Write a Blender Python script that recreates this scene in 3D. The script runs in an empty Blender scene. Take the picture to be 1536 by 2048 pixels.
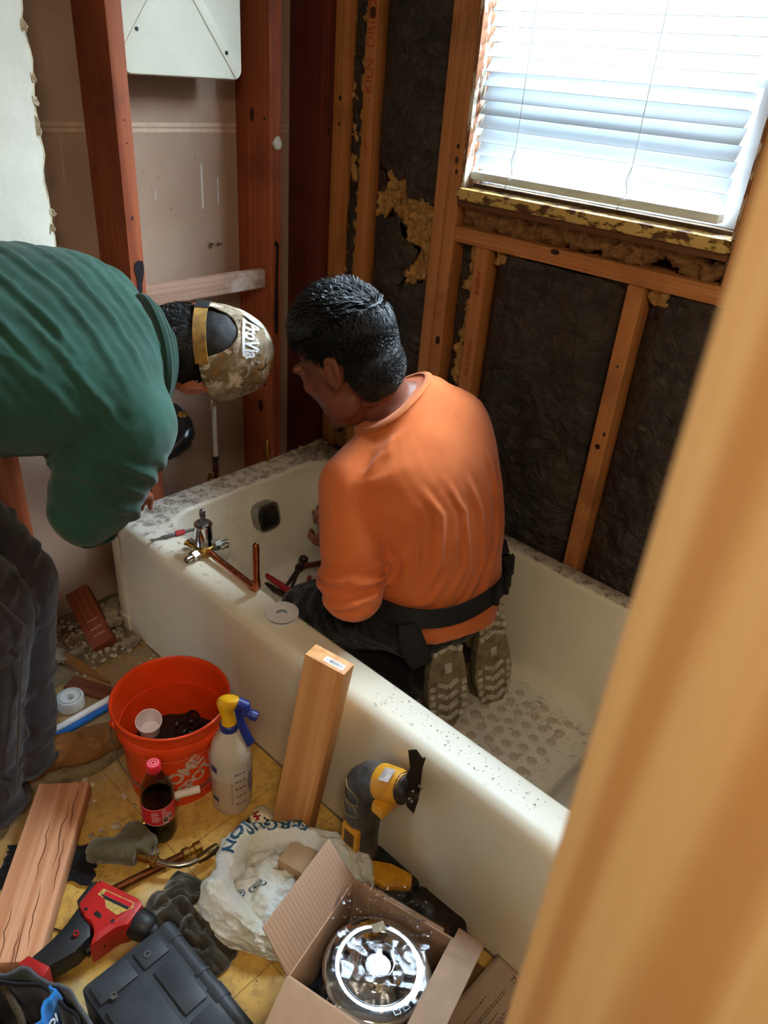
import bpy, bmesh, math, random
import numpy as np
from mathutils import Vector, Matrix, Euler, noise as mnoise
from mathutils.kdtree import KDTree
R = math.radians
PI = math.pi
random.seed(7)
sc = bpy.context.scene
COL = sc.collection

# ------------------------------------------------------------------ camera
cam_data = bpy.data.cameras.new('camera')
cam = bpy.data.objects.new('camera', cam_data)
COL.objects.link(cam)
cam.location = (1.652, -0.802, 1.441)
cam.rotation_euler = (1.0358, -0.0725, 0.7541)
cam_data.sensor_fit = 'VERTICAL'
cam_data.sensor_height = 36.0
cam_data.lens = 1506.0 / 2048.0 * 36.0
cam_data.clip_start = 0.02
cam_data.dof.use_dof = True
cam_data.dof.focus_distance = 1.45
cam_data.dof.aperture_fstop = 4.6
sc.camera = cam

# ------------------------------------------------------------------ world, lights, exposure
sc.view_settings.view_transform = 'Standard'
sc.view_settings.look = 'None'
sc.view_settings.gamma = 1.0
sc.view_settings.use_curve_mapping = False
sc.view_settings.exposure = 0.58
sc.cycles.use_denoising = True
sc.cycles.max_bounces = 6
sc.cycles.diffuse_bounces = 4
sc.cycles.use_adaptive_sampling = True
sc.cycles.adaptive_threshold = 0.09
sc.cycles.adaptive_min_samples = 16
sc.cycles.transparent_max_bounces = 8
sc.cycles.sample_clamp_indirect = 6.0
world = bpy.data.worlds.new('sky')
sc.world = world
world.use_nodes = True
wn = world.node_tree
wn.nodes['Background'].inputs[0].default_value = (0.62, 0.80, 1.0, 1)
wn.nodes['Background'].inputs[1].default_value = 1.6

def area_light(name, loc, rot, sx, sy, power, col):
    d = bpy.data.lights.new(name, 'AREA')
    d.shape = 'RECTANGLE'; d.size = sx; d.size_y = sy
    d.energy = power; d.color = col
    o = bpy.data.objects.new(name, d); COL.objects.link(o)
    o.location = loc; o.rotation_euler = rot
    return o
# daylight outside the window, looking in and down through the blinds
DAY = area_light('daylight_outside_window', (0.85, 1.95, 2.75), (R(-40), 0, 0), 4.2, 2.0, 2000, (0.72, 0.87, 1.0))
# ceiling lamp of the room behind the photographer
LAMP = area_light('ceiling_lamp_light', (2.20, -1.20, 2.34), (0, 0, 0), 0.5, 0.5, 21, (1.0, 0.835, 0.62))

# ------------------------------------------------------------------ helpers
def lin(h):
    h = h.lstrip('#')
    out = []
    for i in (0, 2, 4):
        c = int(h[i:i+2], 16) / 255.0
        out.append(c / 12.92 if c <= 0.04045 else ((c + 0.055) / 1.055) ** 2.4)
    return (out[0], out[1], out[2], 1.0)

class NT:
    """tiny node-tree writer"""
    def __init__(s, name):
        s.m = bpy.data.materials.new(name); s.m.use_nodes = True
        s.t = s.m.node_tree; s.b = s.t.nodes['Principled BSDF']
        s.out = s.t.nodes['Material Output']
    def n(s, typ, **kw):
        o = s.t.nodes.new(typ)
        for k, v in kw.items():
            if k.startswith('i_'):
                o.inputs[int(k[2:])].default_value = v
            else:
                setattr(o, k, v)
        return o
    def l(s, a, b): s.t.links.new(a, b)
    def coords(s, scale=(1, 1, 1), rot=(0, 0, 0), kind='Object'):
        c = s.n('ShaderNodeTexCoord'); m = s.n('ShaderNodeMapping')
        m.inputs['Scale'].default_value = scale; m.inputs['Rotation'].default_value = rot
        s.l(c.outputs[kind], m.inputs[0]); return m.outputs[0]
    def noise(s, vec, scale, detail=4, rough=0.55, dist=0.0):
        o = s.n('ShaderNodeTexNoise'); o.inputs['Scale'].default_value = scale
        o.inputs['Detail'].default_value = detail; o.inputs['Roughness'].default_value = rough
        o.inputs['Distortion'].default_value = dist
        if vec is not None: s.l(vec, o.inputs['Vector'])
        return o.outputs['Fac']
    def ramp(s, fac, stops):
        o = s.n('ShaderNodeValToRGB'); e = o.color_ramp.elements
        while len(e) < len(stops): e.new(0.5)
        for i, (p, c) in enumerate(stops):
            e[i].position = p
            e[i].color = lin(c) if isinstance(c, str) else (c, c, c, 1)
        s.l(fac, o.inputs[0]); return o.outputs[0]
    def mix(s, fac, a, b, mode='MIX'):
        o = s.n('ShaderNodeMix', data_type='RGBA', blend_type=mode)
        for sock, v in ((o.inputs[0], fac), (o.inputs[6], a), (o.inputs[7], b)):
            if isinstance(v, str): sock.default_value = lin(v)
            elif isinstance(v, (int, float)): sock.default_value = v
            else: s.l(v, sock)
        return o.outputs[2]
    def bump(s, fac, strength=0.3, dist=0.01, prev=None):
        o = s.n('ShaderNodeBump'); o.inputs['Strength'].default_value = strength
        o.inputs['Distance'].default_value = dist; s.l(fac, o.inputs['Height'])
        if prev is not None: s.l(prev, o.inputs['Normal'])
        s.l(o.outputs[0], s.b.inputs['Normal']); return o.outputs[0]
    def base(s, v):
        i = s.b.inputs['Base Color']
        if isinstance(v, str): i.default_value = lin(v)
        else: s.l(v, i)
        return s
    def set(s, rough=None, metal=None, spec=None, **kw):
        if rough is not None: s.b.inputs['Roughness'].default_value = rough
        if metal is not None: s.b.inputs['Metallic'].default_value = metal
        if spec is not None: s.b.inputs['Specular IOR Level'].default_value = spec
        for k, v in kw.items(): s.b.inputs[k.replace('_', ' ')].default_value = v
        return s

def plain(name, c, rough=0.6, metal=0.0, spec=0.4, var=0.10, vscale=30.0, bump=0.05, c2=None, **kw):
    """base colour with a little procedural variation and fine relief"""
    t = NT(name); v = t.coords()
    f = t.noise(v, vscale, 5)
    lo = c2 if c2 else ('#%02x%02x%02x' % tuple(max(0, int(int(c.lstrip('#')[i:i+2], 16) * (1 - var))) for i in (0, 2, 4)))
    t.base(t.mix(t.ramp(f, [(0.35, 0.0), (0.68, 1.0)]), c, lo))
    if bump: t.bump(t.noise(v, vscale * 4, 3), bump, 0.004)
    t.set(rough, metal, spec, **kw)
    return t.m

def wood(name, light, dark, axis=2, rough=0.6, grain=34.0, stain=None, scale=1.0, bump=0.12, stain_amt=0.5, rings=0.0):
    """long grain along one axis of the object"""
    t = NT(name)
    s = [grain * 4.0 * scale] * 3; s[axis] = 2.6 * scale
    v = t.coords(tuple(s))
    f = t.noise(v, 1.0, 4, 0.6, 0.25)
    s2 = [9.0 * scale] * 3; s2[axis] = 0.8 * scale
    g = t.noise(t.coords(tuple(s2)), 1.0, 4, 0.5, 1.2)
    col = t.mix(t.ramp(f, [(0.30, 0.0), (0.72, 1.0)]), dark, light)
    mid = t.mix(0.5, dark, light)
    col = t.mix(t.ramp(g, [(0.42, 0.0), (0.62, 0.7)]), col, mid)
    if rings:
        s3 = [7.0 * scale] * 3; s3[axis] = 0.55 * scale
        w = t.n('ShaderNodeTexWave', wave_type='RINGS'); t.l(t.coords(tuple(s3)), w.inputs[0])
        w.inputs['Scale'].default_value = rings; w.inputs['Distortion'].default_value = 3.2
        w.inputs['Detail'].default_value = 2.5; w.inputs['Detail Scale'].default_value = 0.9
        col = t.mix(t.ramp(w.outputs['Fac'], [(0.55, 0.0), (0.95, 0.75)]), col, dark)
    if stain:
        sv = t.noise(t.coords(), 7.0, 6, 0.65)
        col = t.mix(t.ramp(sv, [(0.52, 0.0), (0.70, stain_amt)]), col, stain)
    t.base(col); t.bump(f, bump, 0.004); t.set(rough, 0, 0.3)
    return t.m

class G:
    """collects vertices and faces of one mesh"""
    def __init__(s): s.v = []; s.f = []; s.mi = []; s.cur = 0
    def add(s, vs, fs):
        b = len(s.v); s.v.extend([tuple(p) for p in vs]); s.f.extend([tuple(i + b for i in f) for f in fs])
        s.mi.extend([s.cur] * len(fs)); return s
    def mat(s, i): s.cur = i; return s
    def box(s, lo, hi, bev=0.0, M=None):
        bm = bmesh.new(); bmesh.ops.create_cube(bm, size=1.0)
        c = [(a + b) / 2 for a, b in zip(lo, hi)]; d = [b - a for a, b in zip(lo, hi)]
        for v in bm.verts: v.co = Vector((c[0] + v.co.x * d[0], c[1] + v.co.y * d[1], c[2] + v.co.z * d[2]))
        if bev: bmesh.ops.bevel(bm, geom=list(bm.edges), offset=bev, segments=2, affect='EDGES', profile=0.6)
        return s.bm(bm, M)
    def bm(s, bm, M=None):
        bm.verts.index_update()
        s.add([(M @ v.co if M else v.co) for v in bm.verts], [[v.index for v in f.verts] for f in bm.faces]); bm.free(); return s
    def loft(s, rings, cap0=True, cap1=True, closed=True):
        n = len(rings[0]); vs = [p for r in rings for p in r]; fs = []
        for i in range(len(rings) - 1):
            for j in range(n if closed else n - 1):
                k = (j + 1) % n
                fs.append((i*n + j, i*n + k, (i+1)*n + k, (i+1)*n + j))
        if cap0 and closed: fs.append(tuple(reversed(range(n))))
        if cap1 and closed: fs.append(tuple((len(rings)-1)*n + j for j in range(n)))
        return s.add(vs, fs)
    def lathe(s, prof, seg=32, M=None, cap0=True, cap1=True):
        rings = []
        for r, z in prof:
            rings.append([Vector((r*math.cos(2*PI*k/seg), r*math.sin(2*PI*k/seg), z)) for k in range(seg)])
        if M: rings = [[M @ p for p in r] for r in rings]
        return s.loft(rings, cap0, cap1)
    def tube(s, pts, rad, seg=10, cap=True, up=None):
        pts = [Vector(p) for p in pts]; n = len(pts)
        rs = rad if isinstance(rad, (list, tuple)) else [rad] * n
        rings = []; prev = None
        for i, p in enumerate(pts):
            t = (pts[min(i+1, n-1)] - pts[max(i-1, 0)]).normalized()
            if prev is None:
                a = Vector(up) if up else (Vector((0, 0, 1)) if abs(t.z) < 0.9 else Vector((1, 0, 0)))
                u = (a - t * a.dot(t)).normalized()
            else:
                u = (prev - t * prev.dot(t)).normalized()
            prev = u; w = t.cross(u)
            rr = rs[i]; ra, rb = rr if isinstance(rr, (list, tuple)) else (rr, rr)
            rings.append([p + u * (ra*math.cos(2*PI*k/seg)) + w * (rb*math.sin(2*PI*k/seg)) for k in range(seg)])
        return s.loft(rings, cap, cap)
    def prism(s, poly, z0, z1, M=None, bev=0.0):
        n = len(poly)
        bm = bmesh.new()
        lo = [bm.verts.new((x, y, z0)) for x, y in poly]; hi = [bm.verts.new((x, y, z1)) for x, y in poly]
        bm.faces.new(list(reversed(lo))); bm.faces.new(hi)
        for i in range(n): bm.faces.new((lo[i], lo[(i+1) % n], hi[(i+1) % n], hi[i]))
        bmesh.ops.recalc_face_normals(bm, faces=list(bm.faces))
        if bev: bmesh.ops.bevel(bm, geom=list(bm.edges), offset=bev, segments=2, affect='EDGES', profile=0.6)
        return s.bm(bm, M)
    def grid(s, fn, nu, nv):
        vs = [fn(i / nu, j / nv) for j in range(nv + 1) for i in range(nu + 1)]
        fs = [(j*(nu+1) + i, j*(nu+1) + i + 1, (j+1)*(nu+1) + i + 1, (j+1)*(nu+1) + i) for j in range(nv) for i in range(nu)]
        return s.add(vs, fs)
    def sphere(s, c, r, seg=16, rings=10, M=None):
        r = r if isinstance(r, (list, tuple)) else (r, r, r)
        rr = []
        for j in range(rings + 1):
            a = -PI/2 + PI * j / rings; q = max(math.cos(a), 0.001)
            ring = [Vector((c[0] + r[0]*q*math.cos(2*PI*k/seg), c[1] + r[1]*q*math.sin(2*PI*k/seg), c[2] + r[2]*math.sin(a))) for k in range(seg)]
            rr.append([M @ p for p in ring] if M else ring)
        return s.loft(rr)
    def mesh(s, name, smooth=True, ang=38):
        me = bpy.data.meshes.new(name); me.from_pydata(s.v, [], s.f)
        bm = bmesh.new(); bm.from_mesh(me); bmesh.ops.recalc_face_normals(bm, faces=list(bm.faces)); bm.to_mesh(me); bm.free()
        if max(s.mi, default=0) > 0 and len(s.mi) == len(me.polygons):
            me.polygons.foreach_set('material_index', s.mi)
        if smooth:
            me.shade_smooth(); me.set_sharp_from_angle(angle=R(ang))
        return me
    def obj(s, name, mat, parent=None, smooth=True, ang=38):
        return link(name, s.mesh(name, smooth, ang), mat, parent)

def link(name, me, mat, parent=None):
    o = bpy.data.objects.new(name, me); COL.objects.link(o)
    if mat is not None and not me.materials:
        for m in (mat if isinstance(mat, (list, tuple)) else [mat]): me.materials.append(m)
    if parent is not None: o.parent = parent
    return o
def tag(o, label, cat, group=None, kind=None):
    o['label'] = label; o['category'] = cat
    if group: o['group'] = group
    if kind: o['kind'] = kind
    return o
def thing(name, label, cat, loc=(0, 0, 0), rot=(0, 0, 0), group=None):
    o = bpy.data.objects.new(name, None); COL.objects.link(o)
    o.location = loc; o.rotation_euler = rot; o.empty_display_size = 0.05
    return tag(o, label, cat, group)
def struct(o): o['kind'] = 'structure'; return o
def settle(name, o, label, cat, group=None):
    return tag(o, label, cat, group)
def frame(o, x, y=None, z=None):
    """matrix with origin o, x axis x, and y axis near y"""
    x = Vector(x).normalized()
    if z is not None:
        z = Vector(z); z = (z - x * z.dot(x)).normalized(); y = z.cross(x)
    else:
        y = Vector(y); y = (y - x * y.dot(x)).normalized(); z = x.cross(y)
    m = Matrix((x, y, z)).transposed().to_4x4(); m.translation = Vector(o); return m
def nz(p, s, oct=3): return mnoise.fractal(Vector(p) * s, 1.0, 2.0, oct)
def remesh(g, voxel, smooth=4, fac=0.5):
    """one continuous skin around overlapping closed volumes"""
    me = bpy.data.meshes.new('tmp'); me.from_pydata(g.v, [], g.f)
    bm = bmesh.new(); bm.from_mesh(me); bmesh.ops.recalc_face_normals(bm, faces=list(bm.faces)); bm.to_mesh(me); bm.free()
    o = bpy.data.objects.new('tmp', me); COL.objects.link(o)
    m = o.modifiers.new('r', 'REMESH'); m.mode = 'VOXEL'; m.voxel_size = voxel; m.use_smooth_shade = True
    if smooth:
        k = o.modifiers.new('s', 'SMOOTH'); k.iterations = smooth; k.factor = fac
    dg = bpy.context.evaluated_depsgraph_get()
    out = bpy.data.meshes.new_from_object(o.evaluated_get(dg))
    bpy.data.objects.remove(o); bpy.data.meshes.remove(me)
    out.shade_smooth()
    return out
def get_co(me):
    a = np.empty(len(me.vertices) * 3); me.vertices.foreach_get('co', a); return a.reshape(-1, 3)
def get_no(me):
    a = np.empty(len(me.vertices) * 3); me.vertices.foreach_get('normal', a); return a.reshape(-1, 3)
def set_co(me, a):
    me.vertices.foreach_set('co', np.ascontiguousarray(a).ravel()); me.update()
def seg_dist(P, a, b):
    a = np.array(a, float); b = np.array(b, float); d = b - a
    t = np.clip(((P - a) @ d) / max(d @ d, 1e-12), 0, 1)
    return np.linalg.norm(P - (a + t[:, None] * d), axis=1), t
def folds(me, lines):
    """raise soft ridges along polylines: (points, width, height)"""
    P = get_co(me); N = get_no(me); D = np.zeros(len(P))
    kd = KDTree(len(P))
    for i_, p_ in enumerate(P): kd.insert(p_, i_)
    kd.balance()
    for pts, w, h in lines:
        dense = []
        for a_, b_ in zip(pts, pts[1:]):
            for q_ in range(3): dense.append(tuple(np.array(a_)*(1 - q_/3) + np.array(b_)*(q_/3)))
        dense.append(pts[-1]); pts = [tuple(kd.find(p_)[0]) for p_ in dense]
        best = np.full(len(P), 9.0); tt = np.zeros(len(P)); m = len(pts) - 1
        for i in range(m):
            d, t = seg_dist(P, pts[i], pts[i+1])
            k = d < best; best[k] = d[k]; tt[k] = (i + t[k]) / m
        fade = np.sin(np.clip(tt, 0.02, 0.98) * PI) ** 1.1
        D += h * fade * (np.exp(-(best / w) ** 2) - 0.45 * np.exp(-((best - 1.9 * w) / (1.1 * w)) ** 2))
    set_co(me, P + N * D[:, None])
def fuzz(me, scale, amp, oct=3, stretch=(1, 1, 1)):
    P = get_co(me); N = get_no(me)
    d = np.array([mnoise.fractal(Vector((p[0]*stretch[0], p[1]*stretch[1], p[2]*stretch[2])) * scale, 1.0, 2.0, oct) for p in P])
    set_co(me, P + N * (d * amp)[:, None])
def text_mesh(name, s, size, mat, parent=None, M=None, bold=0.0, extrude=0.0004, align='CENTER', fn=None, space=1.0):
    """lettering as thin geometry; fn bends it onto a surface"""
    c = bpy.data.curves.new(name, 'FONT'); c.body = s; c.size = size; c.align_x = align; c.align_y = 'CENTER'
    c.extrude = extrude; c.offset = bold; c.resolution_u = 3; c.space_character = space
    o = bpy.data.objects.new(name, c); COL.objects.link(o)
    dg = bpy.context.evaluated_depsgraph_get(); dg.update()
    me = bpy.data.meshes.new_from_object(o.evaluated_get(dg)); bpy.data.objects.remove(o); bpy.data.curves.remove(c)
    if fn:
        bm = bmesh.new(); bm.from_mesh(me)
        bmesh.ops.triangulate(bm, faces=list(bm.faces))
        for _ in range(4):
            es = [e for e in bm.edges if e.calc_length() > size * 0.14]
            if es: bmesh.ops.subdivide_edges(bm, edges=es, cuts=1)
            bmesh.ops.triangulate(bm, faces=list(bm.faces))
        bm.to_mesh(me); bm.free()
        for v in me.vertices: v.co = fn(v.co)
    if M: me.transform(M)
    me.materials.clear()
    return link(name, me, mat, parent)
def copy_tree(o, parent=None):
    c = o.copy(); COL.objects.link(c); c.parent = parent
    for ch in list(o.children): copy_tree(ch, c)
    return c
# ------------------------------------------------------------------ materials of the place
M = {}
M['redwood'] = wood('redwood_stud', '#b2623c', '#7c381e', 2, 0.6, 40, '#4a2214', rings=0.9)
M['darkred'] = wood('dark_red_stud', '#7c3a2e', '#4e1d1a', 2, 0.62, 46, '#3a1614')
M['fir'] = wood('fir_stud', '#cc8a50', '#a2632f', 2, 0.6, 44, '#6b3c1c', stain_amt=0.5, rings=0.7)
M['firx'] = wood('fir_rail', '#cf8c52', '#a46634', 0, 0.6, 44, '#6b3c1c', stain_amt=0.45)
t = NT('pine_stud'); w = t.n('ShaderNodeTexWave', bands_direction='X'); t.l(t.coords((1, 1, .10)), w.inputs[0]); w.inputs['Scale'].default_value = 7; w.inputs['Distortion'].default_value = 7.0
w.inputs['Detail'].default_value = 1.5; w.inputs['Detail Scale'].default_value = 1.2
c = t.mix(t.ramp(w.outputs['Fac'], [(.25, 0.0), (.9, 1.0)]), '#d8b07a', '#be8c56'); c = t.mix(t.ramp(t.noise(t.coords((120, 120, 2)), 1.0, 3), [(.4, 0.0), (.7, .35)]), c, '#c08a50')
t.base(c).set(.5, 0, .3); M['pine'] = t.m
M['pinex'] = wood('pine_board', '#dba878', '#b3763f', 0, 0.55, 38, None, rings=1.1)
M['greyboard'] = wood('grey_board', '#b59580', '#86604c', 1, 0.75, 44, '#d9cec0', stain_amt=0.7)
t = NT('drywall_back'); v = t.coords()
c = t.mix(t.ramp(t.noise(v, 3.0, 5), [(0.3, 0.0), (0.7, 1.0)]), '#b49a86', '#9f8470')
c = t.mix(t.ramp(t.noise(v, 60.0, 3), [(0.68, 0.0), (0.74, 0.5)]), c, '#6b5142')
c = t.mix(t.ramp(t.noise(t.coords((40, 40, 3)), 1.0, 3), [(0.72, 0.0), (0.76, 0.5)]), c, '#d6c8ba')
t.base(c).set(0.85, 0, 0.2); t.bump(t.noise(v, 160, 3), 0.1, 0.002); M['paperboard'] = t.m
t = NT('painted_drywall'); v = t.coords()
t.base(t.mix(t.ramp(t.noise(v, 6, 5), [(0.4, 0.0), (0.7, 1.0)]), '#e9e6d6', '#d9d6c6')).set(0.7, 0, 0.3)
t.bump(t.noise(v, 45, 4), 0.25, 0.003); M['paint'] = t.m
M['gypsum'] = plain('gypsum_core', '#d9c9a6', 0.9, var=0.25, vscale=50, bump=0.4)
M['roomwall'] = plain('room_paint', '#a89880', 0.8, var=0.04, vscale=8)
M['subfloor'] = plain('subfloor', '#8a755a', 0.9, var=0.45, vscale=9, bump=0.5)
t = NT('vinyl'); v = t.coords(kind='Generated')
t2 = t.n('ShaderNodeNewGeometry'); pos = t2.outputs['Position']
f = t.noise(pos, 7.0, 7, 0.62); f2 = t.noise(pos, 38.0, 5, 0.7); f3 = t.noise(pos, 3.1, 5, 0.6)
c = t.mix(t.ramp(f, [(0.34, 0.0), (0.66, 1.0)]), '#d3ab56', '#b98b3c')
c = t.mix(t.ramp(f2, [(0.48, 0.0), (0.66, 0.75)]), c, '#97703a')
c = t.mix(t.ramp(f3, [(0.55, 0.0), (0.66, 0.75)]), c, '#c9b48a')
c = t.mix(t.ramp(t.noise(pos, 90, 4, 0.7), [(0.62, 0.0), (0.68, 0.8)]), c, '#4a3520')
sx = t.n('ShaderNodeSeparateXYZ'); t.l(pos, sx.inputs[0])
mr = t.n('ShaderNodeMapRange'); t.l(sx.outputs[0], mr.inputs[0])
for i, q in enumerate((0.62, 0.36)): mr.inputs[1 + i].default_value = q
dirt = t.n('ShaderNodeMath', operation='MULTIPLY'); t.l(mr.outputs[0], dirt.inputs[0])
t.l(t.ramp(t.noise(pos, 5.0, 6, 0.65), [(0.30, 0.25), (0.62, 1.0)]), dirt.inputs[1])
c = t.mix(dirt.outputs[0], c, '#85705a')
t.base(c).set(0.5, 0, 0.4); t.bump(f2, 0.15, 0.003); M['vinyl'] = t.m

# ------------------------------------------------------------------ room shell
g = G(); g.box((-0.16, -2.4, -0.06), (2.7, 0.90, -0.0015))
floor = struct(g.obj('floor', M['subfloor'], smooth=False))
gb_ = G(); gb_.box((0.12, -0.93, -0.0014), (1.66, -0.004, -0.0010)); gb_.obj('floor_joint', plain('joint_line', '#9c7a3e', .8), floor, smooth=False)
# sheet flooring squares, laid on a 15 cm grid
P0 = 0.1524
gt = G(); gt.box((0.0006, 0.0006, -0.0015), (P0 - 0.0012, P0 - 0.0012, 0.0), 0.0007)
tile_me = gt.mesh('vinyl_square', False); tile_me.materials.append(M['vinyl'])
for i in range(0, 11):
    for j in range(-6, 0):
        x = -0.02 + i * P0; y = -0.004 + j * P0
        if x < 0.12 and y > -0.34: continue          # torn out down to the subfloor by the end wall
        if x > 1.5: continue
        o = link('vinyl_square', tile_me, None, floor); o.location = (x, y, 0)
g = G(); g.box((-0.16, -2.4, 2.40), (2.7, 0.92, 2.46)); struct(g.obj('ceiling', plain('ceiling_paint', '#ddd6c6', .85, var=.04), smooth=False))
# end wall: the back of the next room's wallboard seen between the studs
g = G(); g.box((-0.155, -0.9, 0.0), (-0.141, 0.92, 1.275)); g.box((-0.155, -0.9, 1.281), (-0.141, 0.92, 2.40))
wl = struct(g.obj('wall_left', M['paperboard'], smooth=False))
g = G(); g.box((-0.1412, -0.9, 1.262), (-0.1400, 0.80, 1.2705), 0.0004); g.box((-0.1412, -0.9, 1.2745), (-0.1400, 0.80, 1.2835), 0.0004)
g.obj('paper_seam', plain('seam_paper', '#d0b49c', 0.8, vscale=40), wl)
# pale scuffs of old plaster
g = G()
for (y, z, h, w) in ((0.440, 1.135, 0.11, .0022), (0.49, 1.12, 0.07, .0016), (0.30, 1.12, 0.025, .001)):
    g.box((-0.1405, y - w, z - h/2), (-0.1398, y + w, z + h/2))
g.obj('plaster_scuff', plain('scuff', '#d8d0c6', 0.9, vscale=60), wl)
g = G()
for (y, z) in ((0.458, 0.985), (0.485, 0.985), (0.17, 0.99)):
    for k in range(5):
        a = random.random()*6.28; g.tube([(-0.141, y, z), (-0.134, y + .008*math.cos(a), z + .008*math.sin(a))], 0.002, 5)
g.obj('torn_screw_hole', plain('tornhole', '#6c6156', 0.9), wl)
# wall behind the insulation (window wall), with a hole for the window
g = G(); YB = 0.868
g.box((-0.16, YB, 0), (0.47, YB + .05, 2.4)); g.box((1.12, YB, 0), (2.7, YB + .05, 2.4)); g.box((0.47, YB, 0), (1.12, YB + .05, 1.206)); g.box((0.47, YB, 2.12), (1.12, YB + .05, 2.4))
struct(g.obj('wall_back', plain('sheathing', '#4a3a2c', 0.9, vscale=12), smooth=False))
# remaining room behind and beside the photographer
g = G(); g.box((2.7, -2.4, 0), (2.76, 0.92, 2.4)); struct(g.obj('wall_right', M['roomwall'], smooth=False))
g = G(); g.box((-0.16, -2.46, 0), (2.7, -2.4, 2.4)); struct(g.obj('wall_front', M['roomwall'], smooth=False))
# painted wallboard still hanging on the near end of the end wall, broken edge
def broken(zs):
    return -0.046 - 0.012*max(0, (1.25 - zs)) + 0.010*nz((0, 0, zs), 9.0, 3)
zz = [0.72 + 1.68*i/130 for i in range(131)]
g = G(); n = len(zz)
vs = []
for z in zz:
    yb = broken(z)
    vs += [(0.0135, -2.4, z), (0.0135, yb, z), (0.0125, yb + 0.004 + .003*nz((1, 2, z), 40), z), (0.0008, yb - .004 + .004*nz((3, 1, z), 30), z), (0.0008, -2.4, z)]
fs = []
for i in range(n - 1):
    for j in range(4): fs.append((i*5 + j, i*5 + j + 1, (i+1)*5 + j + 1, (i+1)*5 + j))
g.add(vs, fs)
g.mi = [0 if (k % 4) == 0 else 1 for k in range(len(fs))]
wp = g.obj('wall_left_painted', [M['paint'], M['gypsum']], smooth=False); struct(wp)
random.seed(3); torn = plain('torn_paper', '#d9cbb2', 0.9, vscale=80)
for k, z in enumerate((1.375, 1.335, 1.30, 1.285, 1.13, 1.10, 1.46)):
    y = broken(z); w = random.uniform(.006, .013); h = random.uniform(.008, .020); cu = random.uniform(.3, 1.0); g = G()
    def fn(u, q, y=y, w=w, h=h, cu=cu, z=z):
        t_ = u*(1 - .6*abs(q - .5)); return (0.0138 + .010*cu*t_*t_ + .0015*nz((u*3, q*3, z*9), 1, 2), y - .002 + w*t_ + .002*nz((q*4, u*2, z*7), 1, 2), z + h*(q - .5) - .006*t_)
    g.grid(fn, 8, 8); o = g.obj('torn_paper', torn, wp, ang=180); o.modifiers.new('t', 'SOLIDIFY').thickness = .0007

# ------------------------------------------------------------------ studs
def lumber(name, lo, hi, mat, label, cat='stud', bev=0.003, kids=None, warp=0.0015, axis=2):
    g = G(); g.box(lo, hi, bev)
    o = g.obj(name, mat, None, ang=30); tag(o, label, cat); return o
s1 = lumber('wall_stud', (-0.1395, 0.132, 0), (0, 0.170, 2.4), M['redwood'], 'reddish wall stud nearest the white painted wallboard, behind the bent man')
s2 = lumber('wall_stud', (-0.1395, 0.553, 0), (0, 0.591, 2.4), M['redwood'], 'reddish stud with a dark knot and a pale plaster blob, left of the corner')
s3 = lumber('corner_stud', (-0.1395, 0.735, 0), (-0.001, 0.774, 2.4), M['darkred'], 'dark red stud standing in the corner beside the window wall')
lumber('wall_stud', (-0.1395, -0.236, 0), (0, -0.198, 2.4), M['redwood'], 'stud hidden behind the white painted wallboard, its foot showing under the bent man')
YF = 0.765; YD = 0.862
sA = lumber('window_wall_stud', (0.003, YF, 0), (0.055, YD, 2.4), M['fir'], 'brown stud right beside the dark red corner stud')
sB = lumber('window_wall_stud', (0.114, YF, 0), (0.152, YD, 2.4), M['fir'], 'stud stamped with the red words KILN DRIED')
sC = lumber('window_wall_stud', (0.380, YF, 0), (0.4165, YD, 2.4), M['fir'], 'left stud of the pair beside the window')
sD = lumber('window_wall_stud', (0.4185, YF, 0), (0.456, YD, 2.4), M['fir'], 'right stud of the pair, touching the window frame')
sE = lumber('cripple_stud', (0.524, YF + .002, 0), (0.564, YD, 1.078), M['fir'], 'short stud with faint red stamping under the left end of the sill rail')
sF = lumber('cripple_stud', (0.934, YF, 0), (0.973, YD, 1.078), M['fir'], 'short fir stud under the middle of the sill rail, running down to the tub')
rail = lumber('sill_rail', (0.4565, YF, 1.0785), (1.50, YD, 1.1145), M['firx'], 'horizontal fir rail below the window, holding packed fibreglass', 'rail')
sG = lumber('window_wall_stud', (1.125, YF, 1.115), (1.163, YD, 2.4), M['fir'], 'stud on the far side of the window, behind the pine post')
post = lumber('pine_post', (1.5645, -0.54, 0), (1.705, -0.502, 2.4), M['pine'], 'big out-of-focus pale pine post in the right foreground', 'post', 0.004)
blk = lumber('blocking_board', (-0.045, 0.1705, 0.885), (-0.02, 0.5525, 0.935), M['greyboard'], 'plaster-stained board nailed between the two reddish studs', 'board')
# marks on the studs
tar = plain('black_tar', '#17171c', 0.5, bump=0.1)
def smear(parent, y0, z_top, z_bot, pts):
    g = G(); g.prism([(a, b) for a, b in pts], 0, 0.0015, frame((0.0002, y0, 0), (0, 1, 0), z=(1, 0, 0)))
    g.obj('tar_smear', tar, parent, smooth=False)
smear(s1, 0, 0, 0, [(0.147, 0.84), (0.147, 0.965), (0.142, 0.985), (0.145, 1.0), (0.155, 1.006), (0.1655, 1.003), (0.168, 0.985), (0.164, 0.966), (0.159, 0.95), (0.157, 0.92), (0.160, 0.84)])
smear(s2, 0, 0, 0, [(0.575, 1.012), (0.569, 1.010), (0.567, 1.0), (0.573, 0.997), (0.574, 0.985), (0.571, 0.92), (0.566, 0.80), (0.570, 0.755), (0.578, 0.75), (0.581, 0.78), (0.579, 0.90), (0.582, 1.0)])
g = G(); g.sphere((0.002, 0.577, 1.251), (0.006, 0.014, 0.016), 14, 8)
me = g.mesh('plaster_blob'); fuzz(me, 120, .004); link('plaster_blob', me, plain('plaster', '#d5d2c8', 0.9, vscale=60, bump=.3), s2)
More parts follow.
